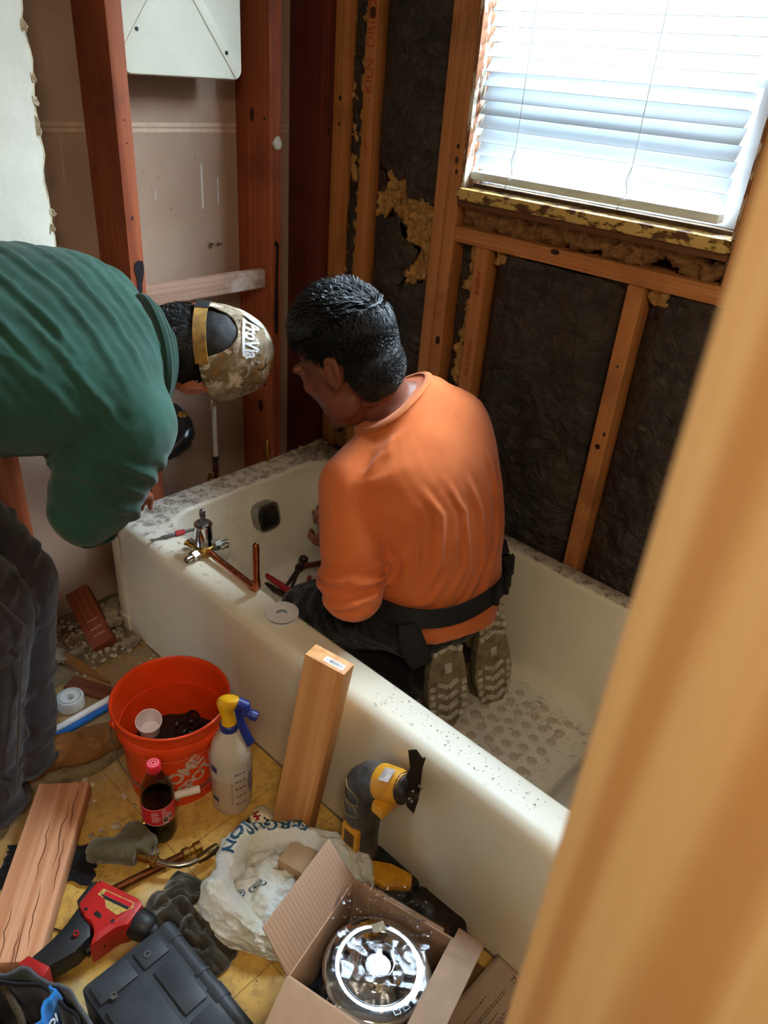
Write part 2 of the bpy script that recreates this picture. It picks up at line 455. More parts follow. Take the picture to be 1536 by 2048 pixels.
knot = plain('knot', '#3b1a10', 0.7, vscale=90)
def knots(par, lst, ax):
    for (p, ra, rb) in lst:
        g = G()
        MM = {'x': frame(p, (0, 1, 0), z=(1, 0, 0)), 'y': frame(p, (1, 0, 0), z=(0, -1, 0))}[ax]
        g.lathe([(1, -.0005), (1, .0006), (.55, .0010), (.5, .0004)], 12, MM @ Matrix.Diagonal((ra, rb, 1, 1)))
        g.obj('knot', knot, par, smooth=False)
def knots_ny(par, lst): knots(par, lst, 'y')
knots_ny(s2, [((-.07, .553, 1.31), .009, .016), ((-.02, .553, 1.305), .004, .004), ((-.05, .553, .52), .012, .02), ((-.03, .553, .60), .008, .012)])
knots(s1, [((0, .15, 1.10), .003, .005), ((0, .153, 1.255), .002, .002), ((0, .152, 1.30), .002, .002)], 'x')
knots(s3, [((0, .752, 1.33), .004, .006), ((0, .757, 1.28), .005, .007), ((0, .77, 1.42), .003, .004)], 'x')
knots(sF, [((.953, YF, .70), .007, .007), ((.962, YF, .735), .004, .005), ((.955, YF, .90), .003, .003)], 'y')
knots(sB, [((.133, YF, 1.55), .010, .012)], 'y')
knots(sA, [((.03, YF, 1.36), .005, .007), ((.03, YF, 1.30), .004, .005)], 'y')
knots(sD, [((.437, YF, 1.26), .005, .008), ((.44, YF, 1.235), .004, .006), ((.44, YF, .82), .008, .012), ((.437, YF, 1.29), .004, .006)], 'y')
knots(rail, [((.745, YF, 1.108), .012, .006)], 'y')
ink = plain('red_ink', '#b8482a', 0.8, var=0.3, vscale=200)
def stamp(par, txt, x, z, size, space=1.0):
    text_mesh('stamp_lettering', txt, size, ink, par, frame((x, YF - .0002, z), (0, 0, 1), z=(0, -1, 0)), space=space, extrude=.0003)
stamp(sB, '- KILN  DRIED -', 0.1325, 1.478, 0.036)
stamp(sB, 'S-DRY', 0.133, 1.255, 0.014)
stamp(sE, 'S-DRY', 0.546, 0.995, 0.022)
stamp(sE, 'KILN DRIED', 0.546, 0.80, 0.018)
# ------------------------------------------------------------------ window with blinds
white = plain('white_vinyl', '#e6e8ea', 0.4, var=0.05, bump=0)
WX0, WX1, WZ0, WZ1 = 0.470, 1.118, 1.204, 2.10
win = struct(bpy.data.objects.new('window_1', None)); COL.objects.link(win); win.location = (0.79, 0.85, 1.204)
win['label'] = 'white sash window hung with closed white blinds'
def wobj(g, name, mat, **k):
    o = g.obj(name, mat, None, **k); o.data.transform(Matrix.Translation((-0.79, -0.85, -1.204))); o.parent = win; return o
# peeling painted casing boards and stool
t = NT('peeling_paint'); v = t.coords()
f = t.noise(t.coords((1, 1, 2.2)), 26.0, 7, 0.68)
t.base(t.mix(t.ramp(f, [(0.44, 0.0), (0.50, 1.0)]), '#5f3d1e', '#d2b066')).set(0.7, 0, 0.3)
t.bump(t.ramp(f, [(0.44, 0.0), (0.50, 1.0)]), 0.5, 0.003); peel = t.m
g = G(); g.box((0.4580, 0.749, 1.1770), (1.124, 0.868, 1.2040), 0.006); wobj(g, 'stool', peel)
g = G(); g.box((0.4580, 0.757, 1.163), (1.124, 0.764, 1.1768), 0.002); wobj(g, 'stool_moulding', wood('old_trim', '#7d4f2c', '#4d2c18', 0))
t = NT('peeling_casing'); f = t.noise(t.coords((1, 1, 0.25)), 60.0, 5, 0.7)
t.base(t.mix(t.ramp(f, [(0.50, 0.0), (0.55, 1.0)]), '#8a5530', '#d8cdb8')).set(0.7); t.bump(f, 0.4, 0.004)
g = G(); g.box((0.4575, 0.762, 1.2045), (0.4685, 0.868, 2.12), 0.002); wobj(g, 'side_jamb', t.m)
g = G(); g.box((1.119, 0.762, 1.2045), (1.1245, 0.868, 2.12), 0.002); wobj(g, 'side_jamb', t.m)
g = G(); g.box((0.4690, 0.80, 1.2045), (1.1185, 0.868, 1.212)); wobj(g, 'sill_dirt', plain('dirty_sill', '#6f563c', 0.9, var=0.4, vscale=20))
# vinyl frame, two sashes and panes
g = G(); g.box((0.4690, 0.826, 1.2125), (0.490, 0.868, 2.10), .002); wobj(g, 'frame_stile', white)
g = G(); g.box((1.078, 0.826, 1.2125), (1.1185, 0.868, 2.10), .002); wobj(g, 'frame_stile', white)
g = G(); g.box((0.4905, 0.832, 1.2125), (1.0775, 0.868, 1.242), .002); wobj(g, 'bottom_rail', white)
g = G(); g.box((0.4905, 0.832, 1.455), (1.0775, 0.868, 1.49), .002); wobj(g, 'meeting_rail', white)
g = G(); g.box((0.4905, 0.832, 2.06), (1.0775, 0.868, 2.10), .002); wobj(g, 'top_rail', white)
gl = NT('window_glass'); ga = gl.n('ShaderNodeBsdfTransparent'); ga.inputs[0].default_value = (.95, .97, .98, 1); gb = gl.n('ShaderNodeBsdfGlossy'); gb.inputs[1].default_value = .02
gf = gl.n('ShaderNodeFresnel'); gf.inputs[0].default_value = 1.5; gm = gl.n('ShaderNodeMixShader'); gm.inputs[0].default_value = .06; gl.l(ga.outputs[0], gm.inputs[1]); gl.l(gb.outputs[0], gm.inputs[2]); gl.l(gm.outputs[0], gl.out.inputs[0])
for z0, z1 in ((1.2422, 1.4548), (1.4902, 2.0598)):
    g = G(); g.box((0.4907, 0.848, z0), (1.0773, 0.852, z1)); wobj(g, 'pane', gl.m, smooth=False)
# blinds: a thing of its own hanging in the frame
bl = thing('window_blinds', 'white slatted blinds hanging closed in the bright window', 'blinds', (0.772, 0.800, 2.085))
sl = NT('slat_plastic')
tr = sl.n('ShaderNodeBsdfTranslucent'); tr.inputs[0].default_value = (0.86, 0.93, 0.97, 1)
df = sl.n('ShaderNodeBsdfDiffuse'); df.inputs[0].default_value = (0.60, 0.64, 0.67, 1)
mx = sl.n('ShaderNodeMixShader'); mx.inputs[0].default_value = 0.13
sl.l(df.outputs[0], mx.inputs[1]); sl.l(tr.outputs[0], mx.inputs[2]); sl.l(mx.outputs[0], sl.out.inputs[0])
slatm = sl.m
def bobj(g, name, mat, **k):
    o = g.obj(name, mat, None, **k); o.data.transform(Matrix.Translation((-0.772, -0.800, -2.085))); o.parent = bl; return o
g = G(); g.box((0.470, 0.782, 2.055), (1.074, 0.822, 2.09), .003); bobj(g, 'head_rail', white)
pitch = 0.0285; z = 1.262; TILT = R(52)
gs = G()
ring = []
for k in range(9):
    s = -0.0175 + 0.035*k/8; crown = 0.0022*(1 - (s/0.0175)**2)
    ring.append((s*math.cos(TILT) + crown*math.sin(TILT), s*math.sin(TILT) - crown*math.cos(TILT)))
pts = ring + [(a + .0007, b - .0009) for a, b in reversed(ring)]
gs.loft([[(-0.302, a, b) for a, b in pts], [(0.302, a, b) for a, b in pts]])
slat_me = gs.mesh('slat', True); slat_me.materials.append(slatm)
k = 0
while z < 2.045:
    o = link('slat', slat_me, None, bl); o.location = (0, 0.0, z - 2.085); z += pitch
g = G(); g.box((0.467, 0.783, 1.2225), (1.077, 0.815, 1.2405), .003); bobj(g, 'bottom_bar', plain('blind_bar', '#dfe4e4', 0.45, var=0.05, bump=0))
for x in (0.585, 0.875, 1.0):
    if x == 1.0: continue
    g = G()
    for yy in (0.786, 0.814): g.tube([(x, yy, 1.232), (x, yy, 2.06)], 0.0008, 5)
    g.tube([(x, .786, 1.30), (x - .004, .7815, 1.275), (x + .003, .781, 1.25), (x - .006, .7805, 1.232), (x - .012, .7805, 1.215)], .0012, 5)
    bobj(g, 'ladder_cord', plain('cord', '#cfcfc8', 0.9))

# ------------------------------------------------------------------ insulation
t = NT('black_paper'); v = t.coords()
c = t.mix(t.ramp(t.noise(v, 5.0, 5, 0.6), [(0.35, 0.0), (0.65, 1.0)]), '#40362e', '#2a2420')
c = t.mix(t.ramp(t.noise(t.coords((1, 1, .5)), 4.0, 4, 0.6), [(0.52, 0.0), (0.62, 0.55)]), c, '#4b3b28')
c = t.mix(t.ramp(t.noise(v, 70, 4, 0.7), [(0.66, 0.0), (0.71, 0.6)]), c, '#77685a')
t.base(c).set(0.42, 0, 0.45)
n1 = t.bump(t.noise(t.coords((1, 1, 1.4)), 22, 6, 0.6, 0.8), 0.9, 0.03); M['blackpaper'] = t.m
t = NT('fibreglass'); v = t.coords()
f = t.noise(v, 60, 6, 0.7, 0.6)
c = t.mix(t.ramp(f, [(0.3, 0.0), (0.7, 1.0)]), '#8a6436', '#cf9f5d')
t.base(c).set(0.95, 0, 0.1); t.bump(f, 0.8, 0.006); M['fibre'] = t.m
t = NT('fibreglass_brown'); v = t.coords()
f = t.noise(t.coords((1, 1, 2.0)), 40, 6, 0.7, 0.6)
t.base(t.mix(t.ramp(f, [(0.3, 0.0), (0.7, 1.0)]), '#6b4a2c', '#a87c50')).set(0.95, 0, 0.1); t.bump(f, 0.8, 0.006); M['fibre2'] = t.m
def crumple(x, z, seed, a=0.006):
    a *= 1.5
    p = Vector((x*1.0, seed, z*0.8))
    r = 0.0
    for s, w in ((7, 1.0), (15, 0.6), (33, 0.3), (75, .14)):
        n = mnoise.noise(p * s + Vector((seed*3.1, 0, s)))
        r += w * (1 - 2.2*abs(n))
    return r * a
def paper(name, x0, x1, z0, z1, seed, label, bulge=0.02, amp=0.006, inset=0.035, cut=None):
    nu = max(8, int((x1 - x0) / 0.0055)); nv = int((z1 - z0) / 0.0065)
    g = G()
    def fn(u, w):
        x = x0 + (x1 - x0)*u; z = z0 + (z1 - z0)*w
        e = min(u, 1 - u) * 2
        y = YF + inset - bulge*(1 - (1 - min(1, e*1.6))**2.2) - crumple(x, z, seed, amp)*min(1, e*5 + .1)
        return (x + .003*mnoise.noise((0, seed, z*9)), max(y, YF + 0.001), z)
    g.grid(fn, nu, nv)
    me = g.mesh(name)
    if cut:
        bm = bmesh.new(); bm.from_mesh(me)
        kill = [f for f in bm.faces if cut(f.calc_center_median())]
        bmesh.ops.delete(bm, geom=kill, context='FACES'); bm.to_mesh(me); bm.free()
    me.shade_smooth()
    o = link(name, me, M['blackpaper'])
    s = o.modifiers.new('thick', 'SOLIDIFY'); s.thickness = 0.0012; s.offset = -1
    return tag(o, label, 'insulation')
def inpoly(x, z, poly):
    c = False; j = len(poly) - 1
    for i in range(len(poly)):
        (xi, zi), (xj, zj) = poly[i], poly[j]
        if (zi > z) != (zj > z) and x < (xj - xi)*(z - zi)/(zj - zi) + xi: c = not c
        j = i
    return c
TEAR = [(0.173, 1.222), (0.22, 1.203), (0.253, 1.192), (0.28, 1.212), (0.283, 1.150), (0.35, 1.155), (0.374, 1.14), (0.374, 1.0), (0.356, 0.951), (0.278, 0.927), (0.309, 0.974), (0.337, 1.031), (0.281, 1.059), (0.261, 1.115), (0.213, 1.095), (0.165, 1.107), (0.197, 1.165), (0.205, 1.19)]
paper('paper_insulation', 0.1525, 0.3795, 0.30, 2.40, 1.7, 'black paper insulation with a torn hole between KILN DRIED stud and window studs', 0.022, 0.006, 0.038,
      cut=lambda p: inpoly(p.x + .006*nz(p, 40), p.z + .006*nz(p, 33), TEAR))
paper('paper_insulation', 0.0555, 0.1135, 0.30, 2.40, 4.2, 'narrow strip of black paper insulation wedged beside the KILN DRIED stud', 0.008, 0.004, 0.03)
paper('paper_insulation', 0.4570, 0.5235, 0.30, 1.075, 8.3, 'narrow black paper insulation between window stud and stamped short stud', 0.004, 0.004, 0.045)
paper('paper_insulation', 0.5645, 0.9335, 0.30, 1.074, 2.9, 'wide panel of wrinkled black paper insulation behind the kneeling man', 0.030, 0.0075, 0.048)
paper('paper_insulation', 0.9735, 1.50, 0.30, 1.074, 5.6, 'black paper insulation beyond the short stud, partly behind the pine post', 0.028, 0.007, 0.048)
def lump(name, poly, y, thick, mat, label, seed=0, voxel=0.004, amp=0.010, parent=None):
    """fluffy fibreglass: a thick ragged blob filling an outline in the wall plane"""
    g = G()
    xs = [p[0] for p in poly]; zs = [p[1] for p in poly]
    random.seed(seed)
    n = 0; tries = 0
    area_ = abs(sum(poly[i][0]*poly[i-1][1] - poly[i-1][0]*poly[i][1] for i in range(len(poly))))/2
    cnt = int(min(700, max(90, 2.2*area_/thick**2)))
    while n < cnt and tries < 9000:
        tries += 1
        x = random.uniform(min(xs), max(xs)); z = random.uniform(min(zs), max(zs))
        if inpoly(x, z, poly):
            r = random.uniform(.4, 1.0)*thick
            g.sphere((x, y + random.uniform(-.3, .3)*thick, z), (r, r*.7, r*1.1), 8, 6); n += 1
    me = remesh(g, voxel, 2); fuzz(me, 45, amp, 4); fuzz(me, 150, amp*.35, 2)
    o = link(name, me, mat)
    if parent: o.parent = parent
    elif label: tag(o, label, 'insulation')
    return o
lump('fibreglass_tuft', TEAR, YF + 0.026, 0.016, M['fibre'], 'yellow fibreglass bursting out of the torn black paper beside the window studs', 5, 0.0035, 0.012)
lump('fibreglass_strip', [(0.4875, 0.72), (0.522, 0.72), (0.522, 1.07), (0.508, 1.07), (0.495, 0.98), (0.50, 0.9)], YF + .024, 0.014, M['fibre'], 'tan fibreglass strip along the left side of the stamped short stud', 9, 0.004, .009)
lump('fibreglass_strip', [(0.060, 0.40), (0.085, 0.40), (0.088, 1.1), (0.080, 1.35), (0.075, 2.0), (0.060, 2.0)], YF + .026, 0.013, M['fibre'], 'ragged tan fibreglass strip between the corner studs', 12, 0.005, .010)
lump('fibreglass_strip', [(0.09, 0.40), (0.112, 0.40), (0.112, 2.0), (0.104, 2.0)], YF + .016, 0.010, M['fibre'], 'thin tan fibreglass edge touching the KILN DRIED stud', 14, 0.005, .006)
lump('fibreglass_batt', [(0.462, 1.122), (0.78, 1.122), (0.76, 1.165), (0.462, 1.162)], YF + .034, 0.026, M['fibre2'], 'brown fibreglass roll packed under the left half of the window stool', 21, 0.005, .010)
lump('fibreglass_batt', [(0.775, 1.122), (1.30, 1.122), (1.30, 1.160), (0.775, 1.165)], YF + .030, 0.024, M['fibre2'], 'brown fibreglass packed under the right half of the window stool', 22, 0.005, .010)
lump('fibreglass_scrap', [(0.57, 1.045), (0.585, 1.075), (0.66, 1.075), (0.655, 1.062)], YF + .024, 0.010, M['fibre'], 'scrap of tan fibreglass tucked under the rail at the stamped stud', 23, 0.004, .006)
lump('fibreglass_scrap', [(0.98, 1.045), (0.98, 1.074), (1.16, 1.074), (1.10, 1.055)], YF + .024, 0.011, M['fibre'], 'scrap of tan fibreglass tucked under the rail near the pine post', 24, 0.004, .006)

lump('fibreglass_scrap', [(0.06, 0.365), (0.112, 0.365), (0.150, 0.40), (0.10, 0.47), (0.06, 0.46)], YF + .010, 0.012, M['fibre2'], 'brown fibreglass scrap slumped behind the back corner of the tub', 31, 0.004, .008)
# ------------------------------------------------------------------ bathtub
t = NT('tub_enamel'); v = t.coords()
geo = t.n('ShaderNodeNewGeometry'); sxyz = t.n('ShaderNodeSeparateXYZ'); t.l(geo.outputs['Normal'], sxyz.inputs[0])
up = t.ramp(sxyz.outputs[2], [(0.80, 0.0), (0.95, 1.0)])
d1 = t.noise(v, 34.0, 8, 0.72, 0.3); d2 = t.noise(v, 4.0, 4, 0.6)
sp = t.n('ShaderNodeSeparateXYZ'); t.l(geo.outputs['Position'], sp.inputs[0])
ex = t.n('ShaderNodeMapRange'); t.l(sp.outputs[0], ex.inputs[0]); ex.inputs[1].default_value = 0.34; ex.inputs[2].default_value = 0.10
ey = t.n('ShaderNodeMapRange'); t.l(sp.outputs[1], ey.inputs[0]); ey.inputs[1].default_value = 0.66; ey.inputs[2].default_value = 0.73
ez = t.n('ShaderNodeMapRange'); t.l(sp.outputs[2], ez.inputs[0]); ez.inputs[1].default_value = 0.12; ez.inputs[2].default_value = 0.06; ez.inputs[4].default_value = 0.45
eb = t.n('ShaderNodeMath', operation='MAXIMUM'); t.l(ex.outputs[0], eb.inputs[0]); t.l(ey.outputs[0], eb.inputs[1])
ec = t.n('ShaderNodeMath', operation='MAXIMUM'); t.l(eb.outputs[0], ec.inputs[0]); t.l(ez.outputs[0], ec.inputs[1])
amt = t.n('ShaderNodeMath', operation='MULTIPLY_ADD'); t.l(ec.outputs[0], amt.inputs[0]); amt.inputs[1].default_value = 0.13; amt.inputs[2].default_value = 0.0
sm = t.n('ShaderNodeMath', operation='ADD'); t.l(d1, sm.inputs[0]); t.l(amt.outputs[0], sm.inputs[1])
dirt = t.ramp(sm.outputs[0], [(0.60, 0.0), (0.72, 0.85)])
dm = t.n('ShaderNodeMath', operation='MULTIPLY'); t.l(dirt, dm.inputs[0]); t.l(up, dm.inputs[1])
film = t.n('ShaderNodeMath', operation='MULTIPLY'); t.l(up, film.inputs[0]); t.l(ec.outputs[0], film.inputs[1])
film2 = t.n('ShaderNodeMath', operation='MULTIPLY'); t.l(film.outputs[0], film2.inputs[0]); film2.inputs[1].default_value = 0.55
c = t.mix(t.ramp(d2, [(0.4, 0.0), (0.65, 0.5)]), '#e1d7c0', '#d6cbb2')
c = t.mix(film2.outputs[0], c, '#cfc6ba')
c = t.mix(dm.outputs[0], c, '#7d6a58')
t.base(c)
rr = t.n('ShaderNodeMapRange'); t.l(up, rr.inputs[0]); rr.inputs[3].default_value = 0.20; rr.inputs[4].default_value = 0.45
t.l(rr.outputs[0], t.b.inputs['Roughness']); t.set(spec=0.5)
t.bump(dirt, 0.25, 0.002)
M['enamel'] = t.m
TL, TW, TH = 1.524, 0.760, 0.360
def rrect(x0, x1, y0, y1, r, z, n=12, m=14):
    """rounded rectangle, n points per corner and m per side"""
    out = []
    cs = [(x1 - r, y0 + r, -PI/2), (x1 - r, y1 - r, 0), (x0 + r, y1 - r, PI/2), (x0 + r, y0 + r, PI)]
    for q, (cx, cy, a0) in enumerate(cs):
        for i in range(n + 1):
            a = a0 + PI/2*i/n; out.append(Vector((cx + r*math.cos(a), cy + r*math.sin(a), z)))
        nx = cs[(q + 1) % 4]; p = out[-1]; e = Vector((nx[0] + r*math.cos(nx[2]), nx[1] + r*math.sin(nx[2]), z))
        for i in range(1, m): out.append(p.lerp(e, i/m))
    return out
rings = []
rings.append(rrect(0.004, TL, 0.0, TW, 0.004, 0.0))
rings.append(rrect(0.004, TL, 0.0, TW, 0.006, 0.05))
rings.append(rrect(0.004, TL, 0.002, TW, 0.008, TH - 0.045))
for k in range(1, 9):
    a = PI/2*k/8
    rings.append(rrect(0.004, TL, 0.002 + 0.030*(1 - math.cos(a)), TW - .004*k/8, 0.012, TH - 0.030 + 0.030*math.sin(a)))
IX0, IX1, IY0, IY1 = 0.100, 1.430, 0.105, 0.700
def inner(f, z): 
    # f 0 at the rim, 1 at the floor: end wall nearly upright, far end sloped, sides leaning in
    return rrect(IX0 + 0.070*f, IX1 - 0.20*f, IY0 + 0.055*f, IY1 - 0.060*f, 0.085 + 0.035*f, z)
for k in range(0, 7):
    a = PI/2*k/6; e = 0.016
    r = rrect(IX0 - e + e*math.sin(a), IX1 + e - e*math.sin(a), IY0 - e + e*math.sin(a), IY1 + e - e*math.sin(a), 0.085, TH - e*(1 - math.cos(a)))
    rings.append(r)
FLZ = 0.058
for f in (0.12, 0.25, 0.4, 0.55, 0.7, 0.82):
    rings.append(inner(f, TH - 0.016 - (TH - 0.016 - FLZ - 0.05)*f))
for k in range(0, 8):
    a = PI/2*k/7; e = 0.055
    z = FLZ + e*(1 - math.sin(a))*0.95
    q = e*(1 - math.cos(a))
    rings.append(rrect(IX0 + .068 + q, IX1 - .19 - q, IY0 + .052 + q, IY1 - .057 - q, 0.12 - .3*q, z))
g = G(); g.loft(rings, cap0=False, cap1=True)
tub = g.obj('bathtub', M['enamel'], None, ang=60)
tag(tub, 'cream enamel bathtub with dusty rim along the window wall', 'bathtub')
# end pilaster of the apron
g = G(); g.box((0.0035, -0.004, 0.052), (0.044, 0.006, TH - 0.045), 0.003); g.box((0.0035, -0.006, 0.0), (0.048, 0.006, 0.05), 0.003)
g.obj('apron_end_panel', M['enamel'], tub)
# anti slip dots
dotm = plain('grip_dot', '#b5a58d', 0.75, var=0.25, vscale=70, c2='#c8baa2')
gd = G(); gd.lathe([(0.0125, 0.0), (0.0125, 0.0006), (0.011, 0.0010), (0.0, 0.0011)], 16, cap1=False)
dme = gd.mesh('grip_dot'); dme.materials.append(dotm)
for i in range(0, 17):
    for j in range(0, 9):
        x = 0.62 + i*0.037 ; y = 0.235 + j*0.042 + (0.021 if i % 2 else 0)
        if y > 0.575 or x > 1.17: continue
        o = link('grip_dot', dme, None, tub); o.location = (x, y, FLZ - 0.0002)
# overflow plate on the end wall
ov = G()
MM = frame((0.148, 0.418, 0.268), (0, 1, 0), z=(1, 0, 0.22))
def sq(w, z, e=4.0, n=40):
    out = []
    for k in range(n):
        a = 2*PI*k/n; c, s = math.cos(a), math.sin(a)
        rr_ = w/((abs(c)**e + abs(s)**e)**(1/e)); out.append(MM @ Vector((rr_*c, rr_*s, z)))
    return out
ov.loft([sq(.041, -.03), sq(.041, .004), sq(.0395, .008), sq(.036, .0095)], cap1=True)
chrome = NT('chrome').set(0.08, 1.0).base('#c9ccd0').m
chrome_dull = plain('dull_chrome', '#a7a5a0', 0.28, 1.0, var=0.12, bump=0.02)
op = ov.obj('overflow_plate', chrome_dull, tub)
ov = G(); ov.loft([sq(.031, .0094), sq(.030, .0118), sq(.026, .0125)], cap1=True); ov.obj('plate_face', plain('plate_face', '#5f5b56', 0.3, 0.9, var=0.15, bump=.02), op)
# plaster rubble heap on the back corner of the rim
rub = plain('rubble', '#c9b79c', 0.95, var=0.4, vscale=40, bump=0.5)
random.seed(11)
def chip_me(r, seed, flat=0.5):
    random.seed(seed); bm = bmesh.new(); bmesh.ops.create_icosphere(bm, subdivisions=1, radius=r)
    for v_ in bm.verts: v_.co = Vector((v_.co.x*random.uniform(.6, 1.3), v_.co.y*random.uniform(.6, 1.3), v_.co.z*flat*random.uniform(.6, 1.2)))
    me = bpy.data.meshes.new('chip'); bm.to_mesh(me); bm.free(); me.materials.append(rub); return me
chips = [chip_me(1.0, s, random.uniform(.3, .7)) for s in range(6)]
def scatter(name, label, boxes, seed):
    """uncountable crumbs: one object"""
    random.seed(seed); g = G()
    for (x0, x1, y0, y1, zf, n, r0, r1) in boxes:
        for _ in range(n):
            r = random.uniform(r0, r1)*random.random()**0.5 + r0*.5; cm = random.choice(chips)
            x = random.uniform(x0, x1); y = random.uniform(y0, y1); zz_ = zf(x, y) if callable(zf) else zf
            MM2 = Matrix.Translation((x, y, zz_ + r*.3)) @ Euler((random.uniform(-.3, .3), random.uniform(-.3, .3), random.random()*6.28)).to_matrix().to_4x4() @ Matrix.Scale(r, 4)
            g.add([MM2 @ v_.co for v_ in cm.vertices], [tuple(f_.vertices) for f_ in cm.polygons])
    o = g.obj(name, rub, None, smooth=False); return tag(o, label, 'debris', kind='stuff')
scatter('plaster_crumbs', 'plaster crumbs scattered over the end rim and back rim of the tub', [
    (0.006, 0.05, 0.02, 0.75, TH, 170, .001, .005), (0.05, 0.10, 0.10, 0.60, TH, 120, .0006, .003), (0.01, 0.09, 0.62, 0.75, lambda x, y: TH + .02*max(0, 1 - abs(x-.04)/.05)*random.random(), 120, .002, .010), (0.08, 1.5, 0.722, 0.752, TH, 260, .0008, .004), (0.20, .30, .15, .6, FLZ + .006, 0, .001, .002)], 5)
scatter('dirt_crumbs', 'dirt crumbs on the floor of the tub', [(0.24, 0.46, 0.25, 0.58, FLZ, 150, .001, .004), (0.86, 1.18, 0.30, 0.58, FLZ, 130, .0006, .0025), (1.0, 1.15, .5, .58, FLZ, 60, .001, .003), (0.95, 1.32, .045, .085, TH, 90, .0005, .002)], 6)

def shard(loc, s, rz, seed, label):
    random.seed(seed); g = G(); pts = []
    for k in range(7):
        a = 2*PI*k/7 + random.uniform(-.2, .2); pts.append((s[0]*math.cos(a)*random.uniform(.7, 1.1), s[1]*math.sin(a)*random.uniform(.7, 1.1)))
    g.prism(pts, 0, s[2], None, .0008); o = g.obj('plaster_shard', rub, None, smooth=False); o.location = loc; o.rotation_euler = rz; return tag(o, label, 'rubble')
shard((.035, .700, TH + .010), (.045, .018, .006), (.5, -.5, .9), 1, 'largest tan shard leaning on the back corner of the tub rim')
shard((.055, .735, TH + .012), (.030, .014, .006), (-.3, .6, 2.2), 2, 'tan shard lying nearest the corner studs on the tub rim')
shard((.030, .640, TH + .004), (.034, .012, .005), (.1, .2, 1.4), 3, 'thin tan shard on the end rim of the tub below the dark red stud')
shard((.075, .712, TH + .006), (.022, .010, .005), (.2, -.3, .2), 4, 'small tan shard beside the kneeling person on the tub rim corner')
# ------------------------------------------------------------------ plumbing on and around the tub
copper = plain('copper', '#c4704a', 0.28, 1.0, var=0.25, vscale=60, bump=0.03, c2='#8f4a2c')
brass = plain('brass', '#c39a4c', 0.30, 1.0, var=0.25, vscale=60, bump=0.03)
nickel = plain('nickel', '#b9b2a2', 0.25, 1.0, var=0.1, bump=0.02)
blackrub = plain('black_rubber', '#1b1b1d', 0.5, var=0.3, bump=0.08)
steel = plain('steel', '#8d8c8a', 0.35, 1.0, var=0.2, bump=0.03)
vt = thing('shower_valve', 'chrome and brass mixing valve with bent copper tube standing on the tub rim', 'valve', (0.31, 0.085, TH))
def L3(*p): return Vector(p)
def rod(p, d, prof, seg=20):
    """lathe profile [(r, s)] along direction d from p"""
    return frame(p, d, y=(0.13, 0.2, 1) if abs(Vector(d).normalized().z) < .9 else (1, 0, 0)) @ Matrix(((0, 0, 1, 0), (1, 0, 0, 0), (0, 1, 0, 0), (0, 0, 0, 1)))
def turned(g, p, d, prof, seg=20): return g.lathe(prof, seg, rod(p, d, prof))
z0 = 0.010
g = G(); turned(g, (0, 0, 0.0), (0, 0, 1), [(.016, .0), (.020, .004), (.021, .020), (.026, .024), (.026, .030), (.022, .034)]); g.obj('valve_body', brass, vt)
g = G(); turned(g, (0, 0, .030), (0, 0, 1), [(.0225, 0), (.0228, .006), (.0215, .008), (.0215, .055), (.0225, .057), (.0225, .061), (.020, .064)], 32); cy = g.obj('cartridge_sleeve', chrome, vt)
g = G(); turned(g, (0, 0, .093), (0, 0, 1), [(.016, 0), (.015, .003), (.007, .004), (.006, .008), (.0055, .018), (.0075, .019), (.0075, .026), (.0045, .027), (.0045, .029), (.0075, .030), (.006, .037), (.003, .039)], 14); g.obj('stem', steel, vt)
for (d, ln, nm) in (((0.20, -0.98, 0), .062, 'inlet_port'), ((0.22, 0.97, .05), .062, 'inlet_port'), ((-0.95, -0.2, .1), .050, 'inlet_port')):
    g = G(); dv = Vector(d).normalized()
    turned(g, (0, 0, .016), dv, [(.012, .012), (.012, .026), (.010, .028)], 16)
    turned(g, (0, 0, .016), dv, [(.0135, .028), (.0135, ln - .018)], 6)
    turned(g, (0, 0, .016), dv, [(.008, ln - .018), (.008, ln - .004), (.0088, ln - .004), (.0088, ln), (.006, ln), (.006, ln - .006)], 14)
    g.obj(nm, nickel, vt)
g = G(); turned(g, (.028, .030, .020), (0.2, 1, .35), [(.006, 0), (.006, .012), (.009, .012), (.009, .018), (.005, .019)], 10); g.obj('stop_screw', nickel, vt)
g = G(); turned(g, (-.02, -.02, .022), (-.6, -.5, .55), [(.006, 0), (.006, .015), (.008, .016), (.008, .022), (.004, .023)], 10); g.obj('stop_screw', brass, vt)
E0 = Vector((0.519 - .31, 0.082 - .085, 0.0125))
path = [(0.018, 0.0, 0.018), (0.04, -.0006, .0175)]
for k in range(5):
    u = .05 + (E0.x - .012 - .05)*k/4; path.append((u, -.003*u/.209, .0165 - .004*u/.209))
g = G(); g.tube(path + [(E0.x - .006, E0.y, E0.z + .001)], 0.0080, 14); g.tube([(E0.x - .022, E0.y, E0.z), (E0.x - .008, E0.y, E0.z), (E0.x - .002, E0.y, E0.z + .002), (E0.x, E0.y, E0.z + .008), (E0.x, E0.y, E0.z + .024)], .0098, 14)
g.obj('copper_tube', copper, vt)
g = G(); g.tube([(E0.x, E0.y, E0.z + .02), (E0.x, E0.y, .130)], .0080, 14); turned(g, (E0.x, E0.y, .128), (0, 0, 1), [(.0080, 0), (.0072, .006), (.005, .010), (.0015, .012)], 14)
g.obj('copper_riser', copper, vt)

